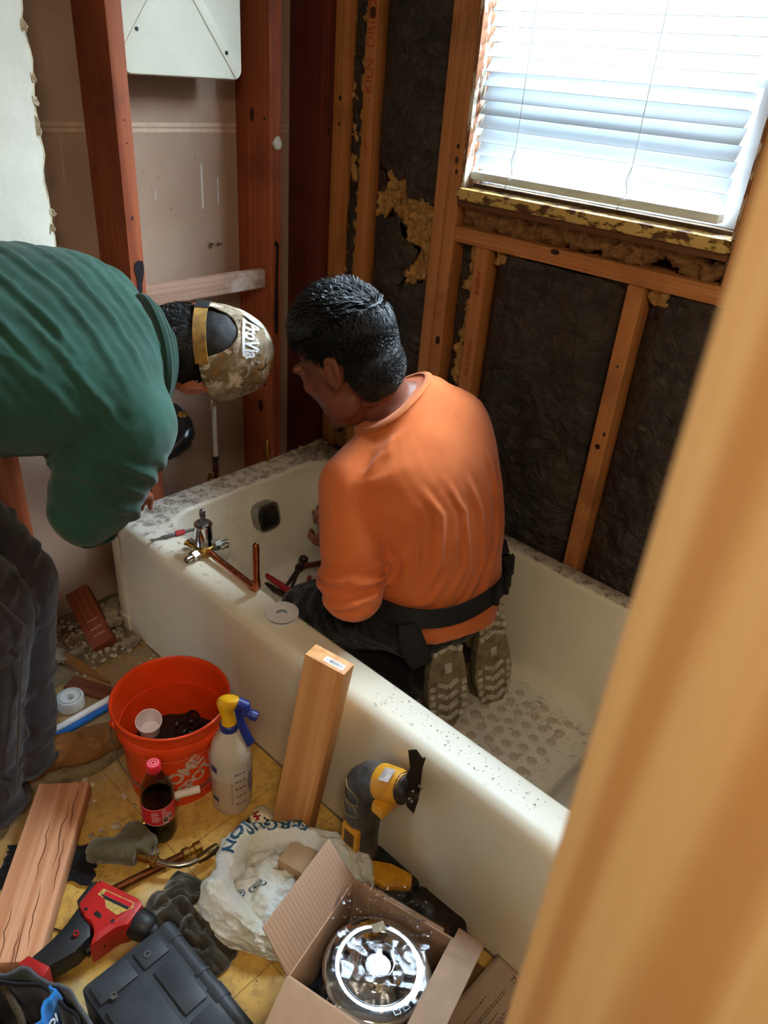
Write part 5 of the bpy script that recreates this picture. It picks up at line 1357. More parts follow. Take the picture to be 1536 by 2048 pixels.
# tan work boots
tan = cloth('tan_leather', '#8a5f35', '#75502e', blotch='#a98558', weave=160, sheen=0)
def boot(toe_dir, ank, nm):
    d = Vector(toe_dir).normalized(); Ms = frame(Vector((ank.x, ank.y, 0)) - d*.065 + V(0, 0, .006), d, z=(0, 0, 1))
    so_ = work_shoe(pb, Ms, ank, 3, tan, False)
    for k in range(4):
        x = .105 + .020*k; z = .105 - .0105*k
        g = G(); g.tube([Ms @ V(x, -.022, z - .006), Ms @ V(x + .004, 0, z + .004), Ms @ V(x + .008, .022, z - .006)], .0022, 6); local(g.obj('lace', plain('lace', '#8a7a5e', .8), None), pb)
        for s in (-1, 1):
            g = G(); g.lathe([(.002, 0), (.0042, .0008), (.0042, .0016), (.002, .002)], 10, Ms @ Matrix.Translation((x + .004, s*.026, z - .009)) @ Euler((-s*.9, .3, 0)).to_matrix().to_4x4()); local(g.obj('eyelet', nickel, None), pb)
boot((.17, 1, 0), aL_, 'left'); boot((-.80, .25, 0), aR_, 'right')
# ------------------------------------------------------------------ torch
to = thing('torch_head', 'propane torch head with a grey fabric sleeve and brass fittings on the floor', 'torch', (.70, -.38, 0))
def offp(o, pts): return [Vector(p) - Vector(o.location) for p in pts]
foam = cloth('grey_sleeve', '#5a5238', '#453f2c', blotch='#7a7050', weave=120, sheen=.3)
g = G(); g.tube(offp(to, [(.628, -.438, .030), (.640, -.428, .031), (.672, -.398, .034), (.700, -.372, .036)]), [(.020, .020), (.024, .024), (.026, .026), (.027, .028)], 24)
g.tube(offp(to, [(.672, -.385, .035), (.668, -.362, .036), (.662, -.340, .036)]), [(.026, .028), (.027, .030), (.026, .029)], 20)
g.tube(offp(to, [(.662, -.352, .036), (.700, -.350, .036), (.712, -.372, .034)]), [(.024, .022)]*3, 16)
me = remesh(g, .004, 3); fuzz(me, 60, .004, 3); link('fabric_sleeve', me, foam, to)
g = G(); turned(g, Vector((.652, -.330, .036)) - to.location, (.35, .9, .1), [(.010, 0), (.010, .010), (.007, .012), (.007, .02)], 16); g.obj('knob', brass, to)
g = G(); turned(g, Vector((.708, -.376, .036)) - to.location, (.88, .42, -.05), [(.0085, 0), (.0105, .002), (.0105, .020), (.0080, .022), (.0080, .030), (.0115, .032), (.0115, .042), (.0085, .044)], 18); g.obj('brass_coupling', brass, to)
pts = [(.746, -.356, .034), (.765, -.345, .033), (.782, -.330, .032), (.792, -.312, .031), (.797, -.292, .030)]
g = G(); g.tube(offp(to, pts), .0062, 14); g.obj('burner_tube', nickel, to)
g = G(); turned(g, Vector((.797, -.296, .030)) - to.location, (.07, .97, .0), [(.0075, 0), (.0085, .002), (.0085, .010), (.0100, .012), (.0100, .046), (.0085, .048)], 18); g.obj('burner_tip', plain('burnt_brass', '#7a6238', .4, .9, var=.3), to)
g = G(); g.tube(offp(to, [(.702, -.352, .045), (.722, -.345, .050), (.738, -.348, .046), (.740, -.360, .036), (.730, -.370, .030)]), .0032, 10); g.obj('trigger_loop', nickel, to)
cpp = thing('copper_pipe', 'brown copper pipe with a brass valve end lying under the torch', 'pipe', (.74, -.37, 0))
g = G(); g.tube(offp(cpp, [(.722, -.462, .012), (.757, -.300, .012)]), .0085, 16); g.obj('pipe', plain('aged_copper', '#7d4524', .38, .85, var=.35, vscale=40), cpp)
g = G(); turned(g, Vector((.755, -.305, .012)) - cpp.location, (.21, .977, 0), [(.010, 0), (.012, .002), (.012, .014), (.009, .016), (.009, .024), (.0125, .026), (.0125, .040)], 16); g.obj('brass_end', brass, cpp)

# ------------------------------------------------------------------ drill driver lying on its side
dr = thing('cordless_driver', 'red and black cordless driver lying on its side by the toolbox', 'drill')
dr.matrix_world = frame((.778, -.480, .006), (.93, .37, 0), z=(0, 0, 1)) @ Matrix.Diagonal((1, 1, 1, 1))
redm = plain('driver_red', '#b3201c', .42, var=.12, vscale=20, bump=.03); blk_ = plain('driver_black', '#1d1c1e', .5, var=.25, vscale=30, bump=.05)
# local: x along the motor axis to the chuck, y negative towards the handle foot
def side(poly, z0_, z1_, nm, mat, par=dr, bev=.005):
    g = G(); g.prism(poly, z0_, z1_, None, bev); return g.obj(nm, mat, par)
shell = side([(-.048, .030), (-.040, .036), (.045, .034), (.060, .028), (.060, -.016), (.042, -.030), (.030, -.060), (.022, -.078), (.012, -.050), (-.004, -.038), (-.020, -.036), (-.050, -.020)], .0, .060, 'housing', redm, bev=.008)
side([(-.058, .026), (-.048, .034), (-.046, -.020), (-.058, -.016)], .004, .056, 'rear_cap', blk_)
hd = side([(-.050, -.018), (-.018, -.036), (-.004, -.040), (.010, -.056), (.004, -.090), (-.020, -.130), (-.062, -.132), (-.052, -.100), (-.046, -.060)], .006, .054, 'handle', blk_, bev=.009)
side([(-.064, -.128), (-.016, -.128), (-.012, -.148), (-.070, -.148)], .002, .058, 'battery', redm)
g = G(); turned(g, (.056, .006, .030), (1, 0, 0), [(.027, 0), (.028, .006), (.026, .020), (.022, .034), (.014, .040), (.012, .048)], 28); g.obj('nose_cone', blk_, dr)
g = G(); g.tube([(.026, -.044, .030), (.012, -.058, .030), (.010, -.076, .030)], [(.012, .012), (.013, .012), (.010, .011)], 14); g.obj('trigger', plain('trigger_black', '#111113', .4, bump=0), dr)
lblp = plain('rating_label', '#c8a85c', .4, var=.3, vscale=250, bump=0)
pl_ = side([(-.026, .022), (.044, .022), (.048, .014), (.030, -.010), (.002, -.006), (-.010, .006), (-.028, .008)], .0600, .0605, 'rating_plate', lblp, shell, 0)
side([(-.018, .020), (.042, .020), (.044, .012), (-.018, .012)], .0605, .0608, 'plate_red_band', plain('plate_red', '#c01a2a', .4, bump=0), pl_, 0)
side([(-.024, .0115), (.043, .0115), (.040, .006), (-.010, .006)], .0605, .0608, 'plate_black_band', blk_, pl_, 0)
for (x, y) in ((-.028, -.024), (.030, -.022), (-.014, -.066)):
    g = G(); g.lathe([(.0052, .056), (.0052, .0612), (.0035, .0612), (.0035, .056)], 16, Matrix.Translation((x, y, 0))); g.obj('screw_boss', redm, shell)
    g = G(); g.lathe([(.0034, .055), (.0034, .0606)], 12, Matrix.Translation((x, y, 0))); g.obj('screw_recess', blk_, shell)
side([(-.010, -.018), (.006, -.020), (.007, -.028), (-.009, -.026)], .0595, .0615, 'selector', blk_, shell, .001)
# ------------------------------------------------------------------ rags
def rag(name, cx, cy, rx, ry, h, seed, mat, label, rot=0.0, wr=1.0):
    g = G(); nu = 90
    def fn(u, w):
        x = (u - .5)*2; y = (w - .5)*2
        ex = 1 - .16*abs(nz((x*1.2, y*1.2, seed), 1.1, 3)) + .10*nz((x, y, seed + 4), 2.0, 2)
        X_ = x*rx*ex; Y_ = y*ry*ex; r = max(abs(x), abs(y)); f = max(0, 1 - r**2.2)
        k = abs(nz((x, y, seed + 1), 1.3*wr, 2))*1.5 + .22*abs(nz((x*1.0, y, seed + 2), 3.0*wr, 2))
        fold = (1 - min(1, k*1.25))
        z = .004 + h*(f**.6)*(.35 + .65*fold) + .002*abs(nz((x, y, seed + 3), 6, 2))
        a = rot + .25*nz((x, y, seed + 7), 1.2, 2); ca_, sa_ = math.cos(a), math.sin(a)
        return (cx + X_*ca_ - Y_*sa_, cy + X_*sa_ + Y_*ca_, z)
    g.grid(fn, nu, nu); me = g.mesh(name, True, 180); o = link(name, me, mat)
    sl_ = o.modifiers.new('t', 'SOLIDIFY'); sl_.thickness = .003; sl_.offset = 1
    return tag(o, label, 'rag')
terry = cloth('dark_terry', '#3c3424', '#2a251b', blotch='#575040', weave=220, sheen=.3)
rag('work_rag', .892, -.375, .105, .068, .050, 3, terry, 'crumpled dark brown rag between the driver and the white bag', .15, 1.2)
rag('work_rag', .585, -.505, .095, .050, .004, 8, cloth('black_cloth', '#17151a'), 'flat black rag under the pale cracked board', .85)
# ------------------------------------------------------------------ black tool case
ca2 = thing('tool_case', 'black plastic tool case with ribbed corners at the bottom edge', 'case', (.895, -.432, 0.0))
cs = plain('case_plastic', '#24272c', .5, var=.18, vscale=24, bump=.06, c2='#33363b')
g = G(); g.box((0, -.160, .004), (.36, .0, .094), .012); body_ = g.obj('case_body', cs, ca2)
for (x0, y0, x1, y1) in ((.012, -.070, .052, -.022), (.012, -.150, .052, -.082), (.065, -.150, .30, -.072), (.065, -.062, .16, -.020), (.172, -.062, .30, -.020)):
    g = G(); g.box((x0, y0, .090), (x1, y1, .0985), .003); g.obj('lid_panel', cs, ca2)
g = G(); g.tube([(.004, -.004, .080), (.355, -.004, .080)], .0165, 20); g.obj('edge_tube', cs, ca2)
for (x0, x1) in ((.012, .040), (.115, .122), (.150, .178), (.29, .32)):
    g = G(); g.tube([(x0, -.004, .080), (x1, -.004, .080)], .0185, 20); g.obj('edge_band', cs, ca2)
g = G(); g.box((.0, -.012, .02), (.32, .010, .08), .009); g.obj('edge_rib', cs, ca2)
for (x, y) in ((.055, -.075), (.075, -.15)):
    g = G(); g.lathe([(.006, .093), (.006, .1005), (.004, .1005), (.004, .098)], 14, Matrix.Translation((x - .022, y + .022, .0))); g.obj('rivet', plain('rivet', '#6b6b66', .4, .6), ca2)
# ------------------------------------------------------------------ blue tool bag, open
bb = thing('tool_bag', 'blue and black fabric tool bag standing open in the lower left corner', 'bag', (.960, -.682, 0))
blu = cloth('blue_nylon', '#2272b8', '#1d62a0', weave=500); bkn = cloth('black_nylon', '#15151a', '#0e0e12', weave=500); gry = cloth('grey_nylon', '#4a4d52', '#3c3f45', blotch='#6a6c70', weave=400)
def wall_strip(nm, pts, z0f, z1f, mat, thick=.004, wav=.01, seed=0, n=60):
    """standing fabric wall along a plan polyline"""
    P_ = [Vector((x, y, 0)) for x, y in pts]; g = G()
    def at(u):
        f = u*(len(P_) - 1); i = min(int(f), len(P_) - 2); return P_[i].lerp(P_[i + 1], f - i)
    def fn(u, w):
        p = at(u); z = z0f(u) + (z1f(u) - z0f(u))*w; k = wav*nz((u*6, w*1.2, seed), 1.0, 2)
        d = (at(min(1, u + .02)) - at(max(0, u - .02))).normalized()
        return p + Vector((-d.y, d.x, 0))*k + Vector((0, 0, z))
    g.grid(fn, n, 14); o = g.obj(nm, mat, bb, ang=180); s_ = o.modifiers.new('t', 'SOLIDIFY'); s_.thickness = thick; return o
g = G(); g.box((-.16, -.15, .003), (.14, .06, .02), .01); g.obj('bag_floor', bkn, bb)
ring = [(.10, .060), (.02, .075), (-.06, .065), (-.13, .03), (-.17, -.04)]
wall_strip('bag_wall', ring, lambda u: .004, lambda u: .165 - .02*u, gry, .005, .012, 1)
wall_strip('bag_wall', [(.10, .060), (.16, .02), (.18, -.05), (.17, -.13)], lambda u: .004, lambda u: .165 - .06*u, gry, .005, .010, 2)
wall_strip('bag_lining', [(.085, .045), (.01, .058), (-.06, .048), (-.12, .015), (-.15, -.04)], lambda u: .01, lambda u: .155, bkn, .004, .010, 3)
po = wall_strip('blue_pocket', [(-.055, .050), (-.03, .040), (-.01, .012), (-.012, -.02), (.005, -.05), (.04, -.055)], lambda u: .01, lambda u: .185 - .03*abs(u - .4), blu, .004, .016, 4)
wall_strip('blue_pocket', [(.02, -.035), (.06, -.010), (.10, -.015), (.13, -.05), (.12, -.10)], lambda u: .01, lambda u: .165, blu, .004, .014, 5)
wall_strip('blue_pocket', [(-.15, -.03), (-.12, -.05), (-.11, -.09), (-.13, -.12)], lambda u: .01, lambda u: .14, blu, .004, .014, 6)
g = G(); g.tube([(-.13, .0, .14), (-.07, .0, .135), (-.02, -.01, .13), (.02, -.035, .125), (.05, -.07, .12)], .0055, 8); g.obj('drawstring', plain('cord_brown', '#4b3d28', .9, var=.5, vscale=250), bb)
g = G(); g.tube([(-.12, -.03, .03), (-.10, -.05, .12), (-.085, -.08, .135), (-.08, -.12, .12)], [(.002, .018)]*4, 8); g.obj('strap', cloth('brown_strap', '#3d3224'), bb)
mk_ = plain('white_mark', '#d8e0ea', .6, bump=0)
text_mesh('brand_lettering', 'KOI', .020, mk_, po, frame((-.006, .022, .160), (-.35, .62, -.15), z=(.85, .45, .25)), bold=.0005)
# ------------------------------------------------------------------ white shopping bag
bg = thing('plastic_bag', 'crumpled white plastic shopping bag with blue lettering, open towards the box', 'bag', (.970, -.214, 0))
t = NT('thin_poly'); v = t.coords()
t.base(t.mix(t.ramp(t.noise(v, 12, 4), [(.4, 0.0), (.6, 1.0)]), '#ece6da', '#dcd2bd')).set(.38, 0, .5, Transmission_Weight=0.0, Subsurface_Weight=.2)
t.bump(t.noise(v, 70, 6, .65, 1.2), .6, .008); poly_ = t.m
def bag_pt(th, w, off=0.0):
    """th around, w 0 at the floor .. 1 at the inner lip of the opening"""
    c, s_ = math.cos(th), math.sin(th)
    rx = .165 + .014*math.sin(3*th + .4) + .010*nz((c*2, s_*2, 1), 1.2, 2); ry = .142 + .012*math.cos(2*th)
    prof = [(0.0, .96, .002), (.12, 1.0, .018), (.30, 1.0, .050), (.48, .95, .082), (.62, .86, .102), (.76, .72, .106), (.88, .58, .088), (1.0, .52, .055)]
    for (w0, r0, z0_), (w1, r1, z1_) in zip(prof, prof[1:]):
        if w <= w1: f = (w - w0)/(w1 - w0); r = r0 + (r1 - r0)*f; z = z0_ + (z1_ - z0_)*f; break
    near = max(0, -(.75*c - .65*s_)*-1)
    hz = 1.0 - .50*max(0, math.cos(th - R(-55)))**1.5
    x = rx*r*c; y = ry*r*s_
    p = Vector((x*.80 - y*.20, y*.95 + x*.42, z*hz))
    cr = (.009*nz((x*14, y*14, z*14), 1.0, 3) + .010*(.5 - abs(nz((x*11 + 3, y*11, z*16), 1.0, 2))*1.6) + .008*(.4 - abs(nz((x*24, y*24, z*30), 1.0, 2))) + .005*(.35 - abs(nz((x*52 + 5, y*52, z*60), 1.0, 2))))*(1 if w > .02 else 0)
    n_ = Vector((c, s_, .6)).normalized()
    return p + n_*(cr + off)
g = G(); g.grid(lambda u, w: bag_pt(u*2*PI, w), 240, 64); me = g.mesh('bag_skin', True, 180); bso = link('bag_skin', me, poly_, bg)
sl_ = bso.modifiers.new('t', 'SOLIDIFY'); sl_.thickness = .0008
# crumpled inner film with the small prints
def inner_pt(u, w):
    x = -.125 + .21*u; y = -.120 + .19*w
    e = min(u, 1 - u, w, 1 - w)*2
    z = .035 + .045*max(0, e)**.5*(1 - abs(nz((u*2.2, w*2.2, 5), 1.0, 3))) + .006*nz((u*9, w*9, 2), 1, 2) + .007*(.4 - abs(nz((u*7, w*7, 9), 1, 2)))
    return Vector((x*.85 - y*.10, y + x*.30, z))
g = G(); g.grid(inner_pt, 80, 70); ino = g.obj('inner_film', poly_, bg, ang=180); ino.modifiers.new('t', 'SOLIDIFY').thickness = .0008
inkbl = plain('teal_ink', '#24506b', .5, bump=0)
def on_arc(th0, w0):
    def fn(p):
        th = th0 + p.x/.150; q = bag_pt(th, w0 + p.y/.16, .0016 + p.z); return q
    return fn
text_mesh('bag_lettering', 'FERGUSON', .042, inkbl, bg, fn=on_arc(R(140), .675), bold=.0012, extrude=.0001, space=1.05)
def badge(nm, cx, cy, ra_, rb_, rot):
    g = G(); n_ = 30
    for (f0, f1) in ((1.0, .82), (.5, .30)):
        vs_ = []
        for k in range(n_ + 1):
            a = 2*PI*k/n_
            for f in (f0, f1):
                x = math.cos(a)*ra_*f; y = math.sin(a)*rb_*f; q = inner_pt(cx + (x*math.cos(rot) - y*math.sin(rot)), cy + (x*math.sin(rot) + y*math.cos(rot))); vs_.append(q + V(0, 0, .0025))
        g.add(vs_, [(k*2, k*2 + 2, k*2 + 3, k*2 + 1) for k in range(n_)])
    g.obj(nm, inkbl, bg, smooth=False)
badge('bag_emblem', .34, .30, .055, .055, 0); badge('bag_emblem', .44, .44, .085, .045, .9)
ib = thing('inner_carton', 'small brown carton lying inside the white shopping bag', 'box', (.985, -.150, .012), (0, 0, .25))
crd = plain('carton_brown', '#a98a68', .8, var=.1, vscale=20, bump=.08)
g = G(); g.box((-.06, -.04, 0), (.065, .035, .075), .0015); g.obj('carton', crd, ib)
# ------------------------------------------------------------------ cardboard box with a chrome trim plate
cb = thing('cardboard_box', 'open brown cardboard box with raised flaps holding a chrome plate', 'box', (1.145, -.358, 0))
bx_rot = math.atan2(-.121 + .167, .192)
cb.rotation_euler = (0, 0, R(13)); W_, D_, H_ = .205, .205, .155
kraft = plain('kraft_card', '#b08f74', .8, var=.10, vscale=14, bump=.05)
t = NT('kraft_corrugated'); v = t.coords((0, 1, 1)); wv = t.n('ShaderNodeTexWave'); t.l(t.coords(rot=(0, 0, 0)), wv.inputs[0]); wv.inputs['Scale'].default_value = 40; wv.bands_direction = 'Y'
t.base(t.mix(t.ramp(wv.outputs['Fac'], [(.2, 0.0), (.8, 1.0)]), '#a98870', '#a2826a')).set(.8); t.bump(wv.outputs['Fac'], .2, .002); kraft2 = t.m
T_ = .004
for nm, lo, hi in (('side_panel', (0, 0, 0), (W_, T_, H_)), ('side_panel', (0, D_ - T_, 0), (W_, D_, H_)), ('side_panel', (0, T_, 0), (T_, D_ - T_, H_)), ('side_panel', (W_ - T_, T_, 0), (W_, D_ - T_, H_)), ('bottom_panel', (T_, T_, 0), (W_ - T_, D_ - T_, T_))):
    g = G(); g.box(lo, hi, .0008); g.obj(nm, kraft, cb)
def flap(nm, hinge, along, out, ln, wd_, mat):
    g = G(); MM = frame(hinge, along, y=out); g.prism([(0, 0), (ln, 0), (ln - .006, wd_), (.006, wd_)], -T_/2, T_/2, MM, .0008); g.obj(nm, mat, cb)
flap('flap', (.0, D_*0, H_ + .001), (0, 1, 0), (-.55, 0, .80), D_, .095, kraft2)
flap('flap', (W_, 0, H_ + .001), (0, 1, 0), (.80, .05, .12), D_ + .02, .052, kraft)
flap('flap', (0, 0, H_ + .001), (1, 0, 0), (0, -.85, -.45), W_, .095, kraft)
flap('flap', (.02, D_, H_ + .001), (1, 0, 0), (0, .55, -.75), W_ - .04, .035, kraft)
dk_ = thing('trim_plate', 'round chrome shower trim plate wrapped in clear plastic inside the box', 'trim plate'); 
dk_.matrix_world = frame((1.232, -.232, .128), (.78, .60, -.05), z=(.03, .09, .99))
chr2 = NT('bright_chrome').set(.06, 1.0).base('#d3d6da').m
g = G(); g.lathe([(.092, -.008), (.0938, -.004), (.0930, .001), (.0900, .0045), (.0860, .0058), (.0670, .0068), (.0640, .0062), (.0620, .0045), (.0600, .0048), (.0470, .0060), (.0430, .0075), (.0370, .0150), (.0330, .0180), (.0260, .0186), (.0240, .0170), (.0235, -.005)], 72, cap0=False, cap1=False); pl0 = g.obj('plate', chr2, dk_)
g = G(); g.lathe([(.022, .004), (.0215, .010), (.010, .0105), (.0, .0106)], 30, cap1=False); g.obj('sleeve_hole', plain('plate_core', '#8f8a8c', .3, .7, var=.3, bump=.05), dk_)
g = G(); g.sphere((.035, -.030, .021), .004, 12, 8); g.obj('limit_screw', brass, dk_)
mkm = plain('etched_mark', '#6a7076', .3, .8, bump=0)
for k, a in enumerate((-62, -50, -38)):
    r = .079; c_ = V(r*math.cos(R(a)), r*math.sin(R(a)), .0120); MM = frame(c_, (-math.sin(R(a)), math.cos(R(a)), 0), z=(0.0, 0, 1))
    g = G(); q = .0055; w = .0008
    if k == 2: g.box((-q*.6, -q, 0), (q*.6, q, .0006), 0, MM)
    else:
        for lo, hi in (((-q, -q, 0), (q, -q + w, .0006)), ((-q, q - w, 0), (q, q, .0006)), ((-q, -q, 0), (-q + w, q, .0006)), ((q - w, -q, 0), (q, q, .0006))): g.box(lo, hi, 0, MM)
    g.obj('etched_mark', mkm, pl0)
g = G(); g.box((.01, .045, .0235), (.034, .062, .0240), 0, Euler((0, 0, .5)).to_matrix().to_4x4()); g.obj('paper_tag', plain('tag_paper', '#ddd2bc', .7, bump=0), dk_)
cl_ = NT('clear_film')
gls = cl_.n('ShaderNodeBsdfGlossy'); gls.inputs[1].default_value = .12; gls.inputs[0].default_value = (.95, .97, 1, 1)
trn = cl_.n('ShaderNodeBsdfTransparent'); trn.inputs[0].default_value = (.93, .94, .95, 1); fr = cl_.n('ShaderNodeFresnel'); fr.inputs[0].default_value = 1.5
mx = cl_.n('ShaderNodeMixShader'); bmp = cl_.n('ShaderNodeBump'); bmp.inputs[0].default_value = .10; bmp.inputs['Distance'].default_value = .006
cl_.l(cl_.noise(cl_.coords(), 20, 4, .55, .8), bmp.inputs['Height'])
cl_.l(bmp.outputs[0], gls.inputs['Normal']); cl_.l(bmp.outputs[0], fr.inputs['Normal']); ad = cl_.n('ShaderNodeMath', operation='MULTIPLY'); cl_.l(fr.outputs[0], ad.inputs[0]); ad.inputs[1].default_value = .55
cl_.l(ad.outputs[0], mx.inputs[0]); cl_.l(trn.outputs[0], mx.inputs[1]); cl_.l(gls.outputs[0], mx.inputs[2]); cl_.l(mx.outputs[0], cl_.out.inputs[0])
film = cl_.m
def film_pt(u, w):
    x = (u - .5)*.178; y = -.088 + .186*w; r = math.hypot(x, y)
    up_ = max(0, (w - .62)/.38)
    z = .026 + .004*nz((x*16, y*16, 3), 1, 3) - .020*max(0, -.3 - (w - .5))/.2 + up_**1.4*(.055*(1 - (abs(x)/.10)**1.5)) + up_*.016*nz((x*45, y*40, 8), 1, 2) - .10*max(0, abs(x) - .078)
    return V(x + .006*nz((y*20, x*12, 1), 1, 2), y + .01, z)
g = G(); g.grid(film_pt, 90, 100); fo_ = g.obj('plastic_film', film, dk_, ang=180)
ink4 = plain('film_print', '#4a4650', .5, bump=0)
random.seed(9)
for r_ in range(7):
    g = G()
    for c_ in range(16):
        if random.random() < .25: continue
        u0 = .12 + c_*.052; w0 = .10 + r_*.125
        def q(du, dw): 
            p = film_pt(u0 + du - (w0 - .5)*.10, min(.99, w0 + dw + u0*.10)); return p + V(0, 0, .0012)
        g.add([q(0, 0), q(.034, 0), q(.034, .008), q(0, .008)], [(0, 1, 2, 3)])
    o = g.obj('film_print', ink4, fo_, smooth=False); o['kind'] = 'stuff'
rag('packing_paper', 1.185, -.275, .060, .055, .04, 14, cloth('dark_packing', '#23242a', sheen=0), 'dark crumpled packing inside the cardboard box under the chrome plate', .3, 1.5).location = (0, 0, .008)
# instruction sheet
ps = thing('instruction_sheet', 'printed instruction sheet lying between the box and the pine post', 'paper')
ps.matrix_world = frame((1.345, -.178, .008), (.02, 1, 0), z=(0, .0, 1))
pap = plain('sheet_paper', '#b39c86', .7, var=.06, vscale=10, bump=.03)
def sheet(u, w): return V(-.14 + .32*u, -.15 + .16*w, .006 + .006*math.sin(u*3) + .003*nz((u*3, w*3, 1), 1, 2))
g = G(); g.grid(sheet, 30, 16); sho = g.obj('sheet', pap, ps, ang=180); sho.modifiers.new('t', 'SOLIDIFY').thickness = .0004
inkk = plain('sheet_ink', '#5e4c42', .7, bump=0)
random.seed(21)
for k, (w, u0, u1) in enumerate(((.80, .38, .74), (.755, .33, .40), (.70, .42, .86), (.675, .42, .84), (.60, .34, .72), (.55, .42, .84), (.525, .42, .80), (.50, .42, .78), (.44, .30, .44), (.42, .48, .7), (.36, .3, .5), (.33, .38, .70), (.28, .38, .66), (.22, .36, .7), (.18, .36, .6))):
    g = G(); u = u0
    while u < u1:
        d = random.uniform(.008, .026); a = [sheet(u, w), sheet(u + d, w), sheet(u + d, w + .011), sheet(u, w + .011)]; g.add([p + V(0, 0, .0008) for p in a], [(0, 1, 2, 3)]); u += d + .006
    o = g.obj('text_line', inkk, sho, smooth=False); o['kind'] = 'stuff'
text_mesh('sheet_mark', 'NTE', .010, inkk, sho, frame(sheet(.25, .88) + V(0, 0, .001), (.1, -1, 0), z=(0, 0, 1)))
text_mesh('sheet_mark', 'Tmi', .016, inkk, sho, frame(sheet(.93, .66) + V(0, 0, .001), (-.2, -1, 0), z=(0, 0, 1)))
sb_ = G(); sb_.box((1.300, -.20, .0005), (1.352, -.035, .0055), .001, None); o = sb_.obj('card_offcut', plain('dark_card', '#7a5628', .8), None); tag(o, 'dark brown card offcut under the instruction sheet', 'cardboard')
# ------------------------------------------------------------------ oscillating multi tool leaning on the tub
ot = thing('oscillating_tool', 'black and yellow oscillating tool standing against the tub, blade up', 'power tool', (1.03, -.066, 0)); ot.scale = (1.14, 1.14, 1.14)
grb = plain('tool_grey', '#2a2a2c', .45, var=.35, vscale=35, bump=.06, c2='#57524a'); ylw = plain('tool_yellow', '#d8981c', .45, var=.2, vscale=40, bump=.04, c2='#b87c1a')
def ol(pts): return [Vector(p) for p in pts]
g = G(); g.tube(ol([(.0, .012, .045), (-.006, .012, .09), (-.010, .012, .14), (-.012, .012, .19), (-.010, .012, .225), (.002, .014, .252)]), [(.024, .026), (.026, .028), (.030, .034), (.033, .036), (.034, .034), (.026, .028)], 22)
g.sphere((.002, .014, .240), (.034, .032, .030), 18, 12); g.tube(ol([(.0, .014, .240), (.03, .016, .256)]), [.031, .029], 18)
me = remesh(g, .004, 4); link('tool_body', me, grb, ot)
g = G(); g.tube(ol([(.022, .016, .252), (.052, .018, .266), (.064, .019, .270)]), [.0300, .0285, .024], 22); g.obj('yellow_collar', ylw, ot)
g = G(); g.box((.030, -.018, .216), (.056, .022, .240), .004); g.obj('lever', ylw, ot)
g = G(); g.box((-.012, -.012, .0), (.010, .012, .0012), .0004, frame((.038, .006, .2895), (.88, .06, .42), z=(-.38, -.35, .85))); g.obj('white_label', plain('worn_label', '#cfc4c0', .6, var=.3, vscale=90), ot)
g = G(); turned(g, (.060, .019, .268), (.90, .10, .42), [(.024, 0), (.026, .004), (.020, .010), (.020, .018), (.013, .020), (.013, .026)], 20); g.obj('gear_head', dk, ot)
g = G(); g.prism([(-.010, -.028), (-.012, .030), (-.018, .045), (-.012, .062), (-.020, .105), (-.004, .098), (.010, .072), (.016, .070), (.012, .050), (.013, -.02), (.006, -.055)], -.0008, .0008, frame((.082, .021, .276), (.25, .95, 0), y=(.0, .05, 1))); g.obj('blade', plain('burnt_blade', '#2c211a', .5, .7, var=.3), ot)
for k in range(6):
    a = 2*PI*k/6; g = G(); g.sphere((.086 , .021 + .014*math.cos(a), .276 + .014*math.sin(a)), .003, 8, 6); g.obj('clamp_tooth', chrome_dull, ot)
g = G(); g.box((-.026, -.0245, .090), (.012, -.014, .142), .004); g.obj('rating_plate', ylw, ot)
g = G(); g.box((-.018, -.0255, .098), (.004, -.024, .132), .0005); g.obj('plate_print', plain('plate_print', '#6b3f1a', .5, var=.6, vscale=300, bump=0), ot)
for q_, zz_ in ((0, .185), (1, .215)):
    g = G(); g.tube([(-.038 + .004*q_, -.012, zz_ + .018), (-.020, -.0245, zz_ + .022), (.004, -.0235, zz_ + .012), (.006, -.0240, zz_ - .006), (-.018, -.0255, zz_ - .014), (-.036, -.014, zz_ - .008), (-.038 + .004*q_, -.012, zz_ + .018)], .0010, 6); g.obj('grip_seam', plain('seam_tan', '#8a7350', .7), ot)
g = G(); g.box((-.002, -.026, .0), (.105, .050, .040), .010); g.obj('battery_base', blk_, ot)
g = G(); g.prism([(.020, -.020), (.072, -.012), (.105, .022), (.090, .042), (.050, .030), (.020, .010)], .036, .052, None, .005); g.obj('battery_cap', ylw, ot)
g = G(); g.tube(ol([(.0, .008, .05), (.004, .010, .02)]), [(.022, .024), (.026, .026)], 16); g.obj('foot', blk_, ot)
# black lid, tape, paper scraps
bl_ = thing('drain_cover', 'round black plastic cover with holes lying against the tub', 'cover', (1.205, -.068, 0), (R(6), R(-4), 0))
bpl = plain('black_gloss', '#18130f', .3, var=.3, vscale=30, bump=.03, c2='#2e2218')
g = G(); g.lathe([(.086, .0), (.0885, .004), (.0885, .012), (.084, .016), (.078, .014), (.030, .014), (.0, .014)], 56, cap1=False); g.obj('cover_disc', bpl, bl_)
g = G(); g.lathe([(.026, .013), (.027, .020), (.024, .022), (.021, .020), (.020, .0145)], 32, Matrix.Translation((-.030, .012, 0)), cap0=False, cap1=False); g.obj('socket_ring', plain('grey_ring', '#3c3a38', .4), bl_)
g = G(); g.lathe([(.020, .0142), (.0, .0146)], 24, Matrix.Translation((-.030, .012, 0)), cap1=False); g.obj('socket_hole', plain('hole_black', '#050505', .8, bump=0), bl_)
g = G(); g.lathe([(.024, .0142), (.022, .0165), (.0, .017)], 30, Matrix.Translation((.030, .018, 0)), cap1=False); g.obj('boss', plain('brown_gloss', '#5a4230', .3, var=.3, bump=0), bl_)
